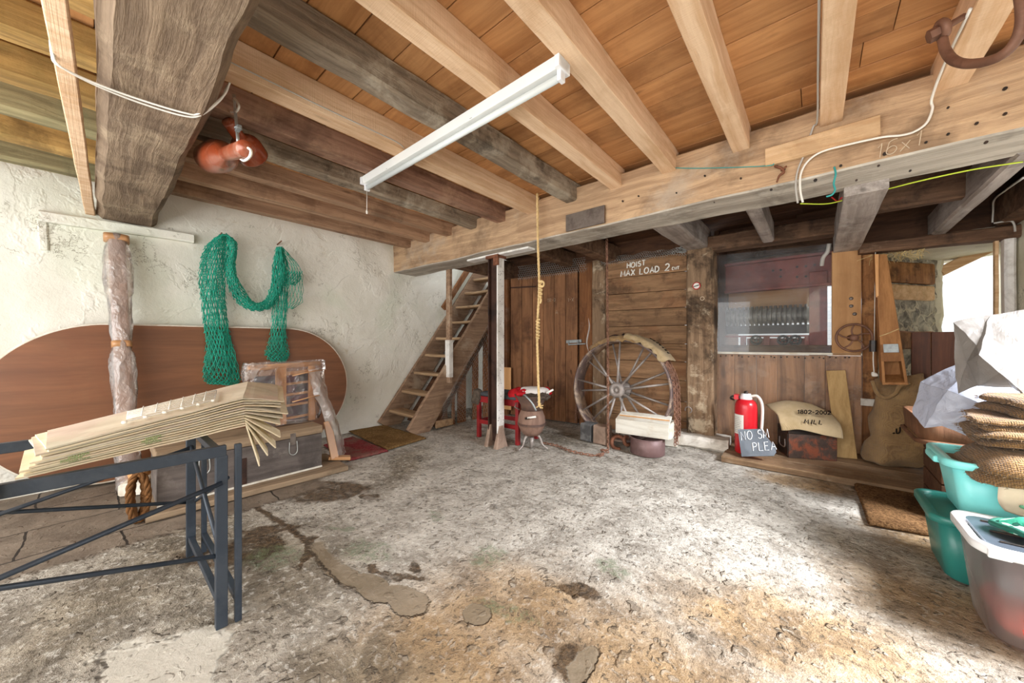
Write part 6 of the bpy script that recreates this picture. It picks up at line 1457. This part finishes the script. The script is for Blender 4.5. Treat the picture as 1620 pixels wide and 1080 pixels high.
mb = MB(); mb.rrect([(cx, cy, hx, hy, .05, .30), (cx, cy, hx, hy, .05, .312)], 6); part('tub_lid', mb, W['teal_dark'], root)
root, cx, cy, hx, hy = tub('plastic_tub', W['teal'], 'turquoise plastic tub stacked on the dark green tub, under the brown sacks', .52, 1.12, 2.76, 3.14, .318, .295, .035, .035)
mb = MB(); mb.rrect([(cx, cy, hx - .01, hy - .01, .05, .55), (cx, cy, hx - .01, hy - .01, .05, .57)], 6); part('tub_filling', mb, W['hess_dark'], root)
for s in (-1, 1):
    mb = MB(); mb.bx(cx - hx - .05, cx - hx - .01, cy - .09, cy + .09, .565, .60) if s < 0 else mb.bx(cx + hx + .01, cx + hx + .05, cy - .09, cy + .09, .565, .60); part('tub_handle', mb, W['teal'], root, bev=.01)
mb = MB(); 
for px, py in ((1497, 722), (1540, 757)): pass
# clear tub
root, cx, cy, hx, hy = tub('storage_tub', W['tub_clear'], 'frosted clear tub with a smoky lid and white rim, holding folded cloth', .50, 1.12, 2.27, 2.64, 0, .405, .035, .022, .06, W['tub_white'])
mb = MB(); mb.rrect([(cx, cy, hx - .02, hy - .02, .05, .385), (cx, cy, hx - .02, hy - .02, .05, .398)], 6); ld = part('tub_lid', mb, W['lid_dark'], root, label='smoky dark lid')
for k in range(3):
    mb = MB(); y = cy - .11 + .11 * k; mb.bx(cx - hx + .06, cx - hx + .26, y - .006, y + .006, .398, .404); part('lid_slot', mb, W['tin_dark'], ld, bev=.002)
for px in (1572, 1590):
    p = ony(px, 868, cy - hy - .02); mb = MB(); mb.bx(p.x - .016, p.x + .016, cy - hy - .032, cy - hy - .018, .365, .40); part('lid_clip', mb, W['tub_white'], root, bev=.004)
for (z0, z1, m_, lab, a_) in ((.02, .17, 'inside_red', 'folded coral cloth in the bottom of the frosted tub', .0), (.18, .25, 'mach_dark', 'dark grey cloth in the middle of the frosted tub', .0), (.26, .355, 'inside_dark', 'dark purple patterned cloth at the top of the frosted tub', .08)):
    mb = MB(); mb.pillow((cx + a_ + .02, cy, (z0 + z1) / 2), hx - .035 - a_, hy - .03, (z1 - z0) / 2, e=.3, amp=.012, freq=6, seed=z0 * 100, nu=40); single('folded_cloth', mb, W[m_], lab, 'cloth', smooth=True)
mb = MB()
def bagf(u, v):
    a = 2 * PI * u; r_ = .17 * v; p = V((.77 + r_ * 1.15 * math.cos(a), 2.455 + r_ * .72 * math.sin(a), .412 + .055 * (1 - v ** 4)))
    return p + noise.noise_vector(p * 16) * .018 * (1 if v < .98 else .3) + V((0, 0, .012))
mb.grid(bagf, 60, 24); root = single('patterned_bag', mb, W['camo'], 'flat green patterned cloth bag on the smoky lid of the clear tub', 'bag', smooth=True)
mb = MB(); pts = [bagf(u, .97) + V((0, 0, .0)) for u in [i / 50 for i in range(50)]]; mb.tube(pts, .012, 8, closed=True); part('hem', mb, W['camo2'], root, True)
mb = MB(); rows = [[V((.66, 2.70, .42)), V((.78, 2.68, .42)), V((.95, 2.68, .42))], [V((.635, 2.665, .49)), V((.78, 2.64, .51)), V((.96, 2.65, .5))], [V((.64, 2.69, .565)), V((.80, 2.67, .58)), V((1.0, 2.68, .57))], [V((.70, 2.73, .57)), V((.8, 2.76, .61)), V((1.0, 2.76, .6))]]
mb = MB(); add_surf(mb, rows, 8, 8, .02, 9, 2); root = single('carrier_bag', mb, W['leaf_bag'], 'beige carrier bag with a green leaf print wedged behind the clear tub', 'bag', smooth=True, solid=.004)
mb = MB()
for (x, z, a) in ((.695, .475, .3), (.715, .50, -.6), (.73, .47, 1.2), (.75, .53, .2)):
    c = V((x, 2.625, z)); mb.pillow(c, .018, .004, .008, rot=0, amp=0, tilt=(0, a, 0), nu=12, nv=6)
part('leaf_print', mb, W['leaf'], root, True)
# sacks
sk_ = [((.875, 2.84, .660), .325, .25, .045, R(-6), .035, 'large folded brown sack hanging over the rim of the turquoise tub'), ((.89, 2.92, .745), .305, .22, .036, R(4), .015, 'brown hessian sack second up in the pile on the turquoise tub'),
       ((.91, 2.93, .813), .32, .22, .030, R(-3), .012, 'brown hessian sack third up in the pile on the turquoise tub'), ((1.01, 3.0, .888), .33, .20, .046, R(8), .015, 'topmost rounded brown hessian sack on the pile')]
def sackpile(c, a, b, h, rot, droop, seed):
    mb = MB(); n = 2 if h < .05 else 1; hh = h / n
    for q in range(n):
        sh = V((random.uniform(-.015, .02), random.uniform(-.01, .02), 0)); cq = V(c) + sh + UP * (-h + hh + 2 * hh * q)
        def f(p): return p
        m2 = MB(); m2.pillow((0, 0, 0), a * (1 - .02 * q), b * (1 - .02 * q), hh * 1.08, e=.42, amp=.0, nu=110, nv=14, vp=.2)
        M_ = Euler((0, 0, rot)).to_matrix()
        for p in m2.v:
            k_ = max(abs(p.x / a), abs(p.y / b)); w1 = noise.noise_vector(V((p.x * 5, p.y * 5, seed))) ; w2 = noise.noise_vector(V((p.x * 26, p.y * 26, p.z * 20 + seed)))
            d = V((w1.x * .03 + w2.x * .006, w1.y * .03 + w2.y * .006, w1.z * .022 + w2.z * .005)); d.z -= droop * ((p.x / a) ** 4 + (p.y / b) ** 4)
            mb.v.append(cq + M_ @ (p + d))
        o_ = len(mb.v) - len(m2.v); mb.f += [tuple(i + o_ for i in f_) for f_ in m2.f]; mb.m += m2.m; mb.r += m2.r
        for i in range(70):
            t = random.uniform(2.2, 5.0); e_ = V((a * math.copysign(abs(math.cos(t)) ** .42, math.cos(t)), b * math.copysign(abs(math.sin(t)) ** .42, math.sin(t)), random.uniform(-hh, hh) * .6))
            w1 = noise.noise_vector(V((e_.x * 5, e_.y * 5, seed))); e_ += V((w1.x * .03, w1.y * .03, w1.z * .022 - droop * ((e_.x / a) ** 4 + (e_.y / b) ** 4)))
            p0 = cq + M_ @ (e_ * .985); p1 = p0 + M_ @ (V((e_.x, e_.y, 0)).normalized() * random.uniform(.004, .016)) + V((random.gauss(0, .004), random.gauss(0, .004), random.gauss(-.002, .004)))
            mb.tube([p0, p1], .0009, 3, False)
    return mb
for i, (c, a, b, h, rt, dr_, lab) in enumerate(sk_):
    mb = sackpile(c, a, b, h, rt, dr_ + (.035 if i == 0 else 0), i * 3.7); o = single('hessian_sack', mb, W['hess_dark'], lab, 'sack', smooth=True, group='brown sacks on the turquoise tub')
# tray and crate behind
y_ = 3.62
root = thing('wooden_tray', 'round-cornered brown wooden tray under the white plastic sheets', 'tray', (.98, 3.75, 0))
mb = MB(); cx, cy = .88, 3.80; mb.rrect([(cx, cy, .34, .28, .08, .54), (cx, cy, .36, .30, .09, .56), (cx, cy, .37, .31, .09, .70), (cx, cy, .355, .295, .08, .70), (cx, cy, .345, .285, .08, .57)], 8, True); part('tray_body', mb, W['tray'], root, True)
mb = MB(); mb.rrect([(cx, cy, .375, .315, .09, .53), (cx, cy, .382, .322, .09, .54), (cx, cy, .382, .322, .09, .555), (cx, cy, .365, .305, .09, .56)], 8, False); part('tray_bead', mb, W['tray'], root, True)
mb = MB()
for q in range(4): mb.bx(.62, 1.22, 3.56, 4.06, .01 + .132 * q, .132 * (q + 1))
single('slatted_crate', mb, W['dark_boards'], 'dark low crate under the round-cornered wooden tray', 'crate', bev=.004, kind='thing')
# plastic sheets
def sheet(name, mat, lab, rows, seed, amp=.012, solid=.003):
    mb = MB(); add_surf(mb, rows, 7, 7, amp, 7, seed); return single(name, mb, mat, lab, 'sheet', smooth=True, solid=solid)
def Q(px, py, y): return ony(px, py, y)
def facet(name, mat, lab, pts, tris, seed, sub=14, amp=.012):
    mb = MB()
    for t in tris:
        a, b, c = [pts[i] for i in t]; rows_ = []
        idx = {}; vs = []; fs = []
        for i in range(sub + 1):
            for j in range(sub + 1 - i):
                u, v = i / sub, j / sub; p = a + (b - a) * u + (c - a) * v; p = p + noise.noise_vector(p * 7 + V((seed, 0, 0))) * amp + noise.noise_vector(p * 23 + V((seed, 0, 0))) * amp * .3; idx[i, j] = len(vs); vs.append(p)
        for i in range(sub):
            for j in range(sub - i):
                fs.append((idx[i, j], idx[i + 1, j], idx[i, j + 1]))
                if i + j < sub - 1: fs.append((idx[i + 1, j], idx[i + 1, j + 1], idx[i, j + 1]))
        mb.add(vs, fs)
    o = single(name, mb, mat, lab, 'sheet', solid=.003)
    return o
up_ = [Q(1507, 510, 3.30), Q(1565, 498, 3.35), Q(1640, 486, 3.40), Q(1530, 570, 3.22), Q(1515, 622, 3.16), Q(1546, 611, 3.22), Q(1550, 560, 3.12), Q(1580, 590, 3.10), Q(1625, 628, 3.05), Q(1650, 560, 3.2), Q(1545, 545, 3.2), Q(1600, 612, 3.18)]
facet('plastic_sheet', W['sheet_cream'], 'creased cream plastic sheet standing highest above the brown sacks', up_, [(0, 10, 3), (0, 3, 4), (3, 5, 4), (3, 10, 6), (3, 6, 5), (0, 1, 10), (1, 6, 10), (1, 7, 6), (1, 2, 7), (2, 8, 7), (2, 9, 8), (6, 7, 5), (7, 11, 5), (7, 8, 11)], 3)
lo_ = [Q(1455, 604, 3.42), Q(1512, 577, 3.45), Q(1552, 556, 3.5), Q(1445, 655, 3.36), Q(1463, 676, 3.26), Q(1500, 618, 3.24), Q(1532, 692, 3.22), Q(1560, 640, 3.2), Q(1620, 620, 3.3), Q(1640, 690, 3.22), Q(1475, 640, 3.30), Q(1600, 570, 3.5), Q(1490, 672, 3.24)]
facet('plastic_sheet', W['sheet_white'], 'crumpled bluish white plastic sheet spilling over the wooden tray', lo_, [(0, 1, 5), (0, 5, 10), (0, 10, 3), (3, 10, 4), (10, 5, 4), (5, 12, 4), (5, 7, 12), (7, 6, 12), (1, 2, 5), (2, 7, 5), (2, 11, 8), (2, 8, 7), (7, 8, 9), (7, 9, 6)], 5)
# ================================================================ LIGHT AND CAMERA
w = bpy.data.worlds.new('daylight'); bpy.context.scene.world = w; w.use_nodes = True
bg = w.node_tree.nodes['Background']; bg.inputs['Color'].default_value = (.93, .97, 1.0, 1); bg.inputs['Strength'].default_value = 1.0
def area(name, loc, rot, sx, sy, power, col=(1, 1, 1), spread=180):
    l = bpy.data.lights.new(name, 'AREA'); l.shape = 'RECTANGLE'; l.size = sx; l.size_y = sy; l.energy = power; l.color = col; l.spread = R(spread)
    o = bpy.data.objects.new(name, l); C.objects.link(o); o.location = loc; o.rotation_euler = rot; return o
area('doorway_daylight', (3.0, 2.85, 3.3), (0, R(47), 0), 1.6, 1.5, 330, (.90, .94, 1), 120)
area('rear_fill_light', (-1.2, -1.75, 1.35), (R(86), 0, 0), 5.5, 1.9, 108, (1, .98, .95))  # fill lamp added behind the camera; no window is built there
area('bay_daylight', (.9, 6.9, 3.0), (R(-35), 0, 0), 3.0, 1.2, 50, (.96, .98, 1))
cam = bpy.data.cameras.new('camera'); cam.sensor_width = 36; cam.lens = 36 * F / 1620; cam.clip_start = .05
co = bpy.data.objects.new('camera', cam); C.objects.link(co); co.location = CAM
co.rotation_euler = (R(90), 0, math.atan2(.6508, .7593)); bpy.context.scene.camera = co
vs = bpy.context.scene.view_settings; vs.view_transform = 'Standard'; vs.look = 'None'; vs.gamma = 1; vs.exposure = .72; vs.use_curve_mapping = False
cy = bpy.context.scene.cycles
cy.max_bounces = 6; cy.diffuse_bounces = 4; cy.transparent_max_bounces = 16; cy.sample_clamp_indirect = 6; cy.adaptive_threshold = .05
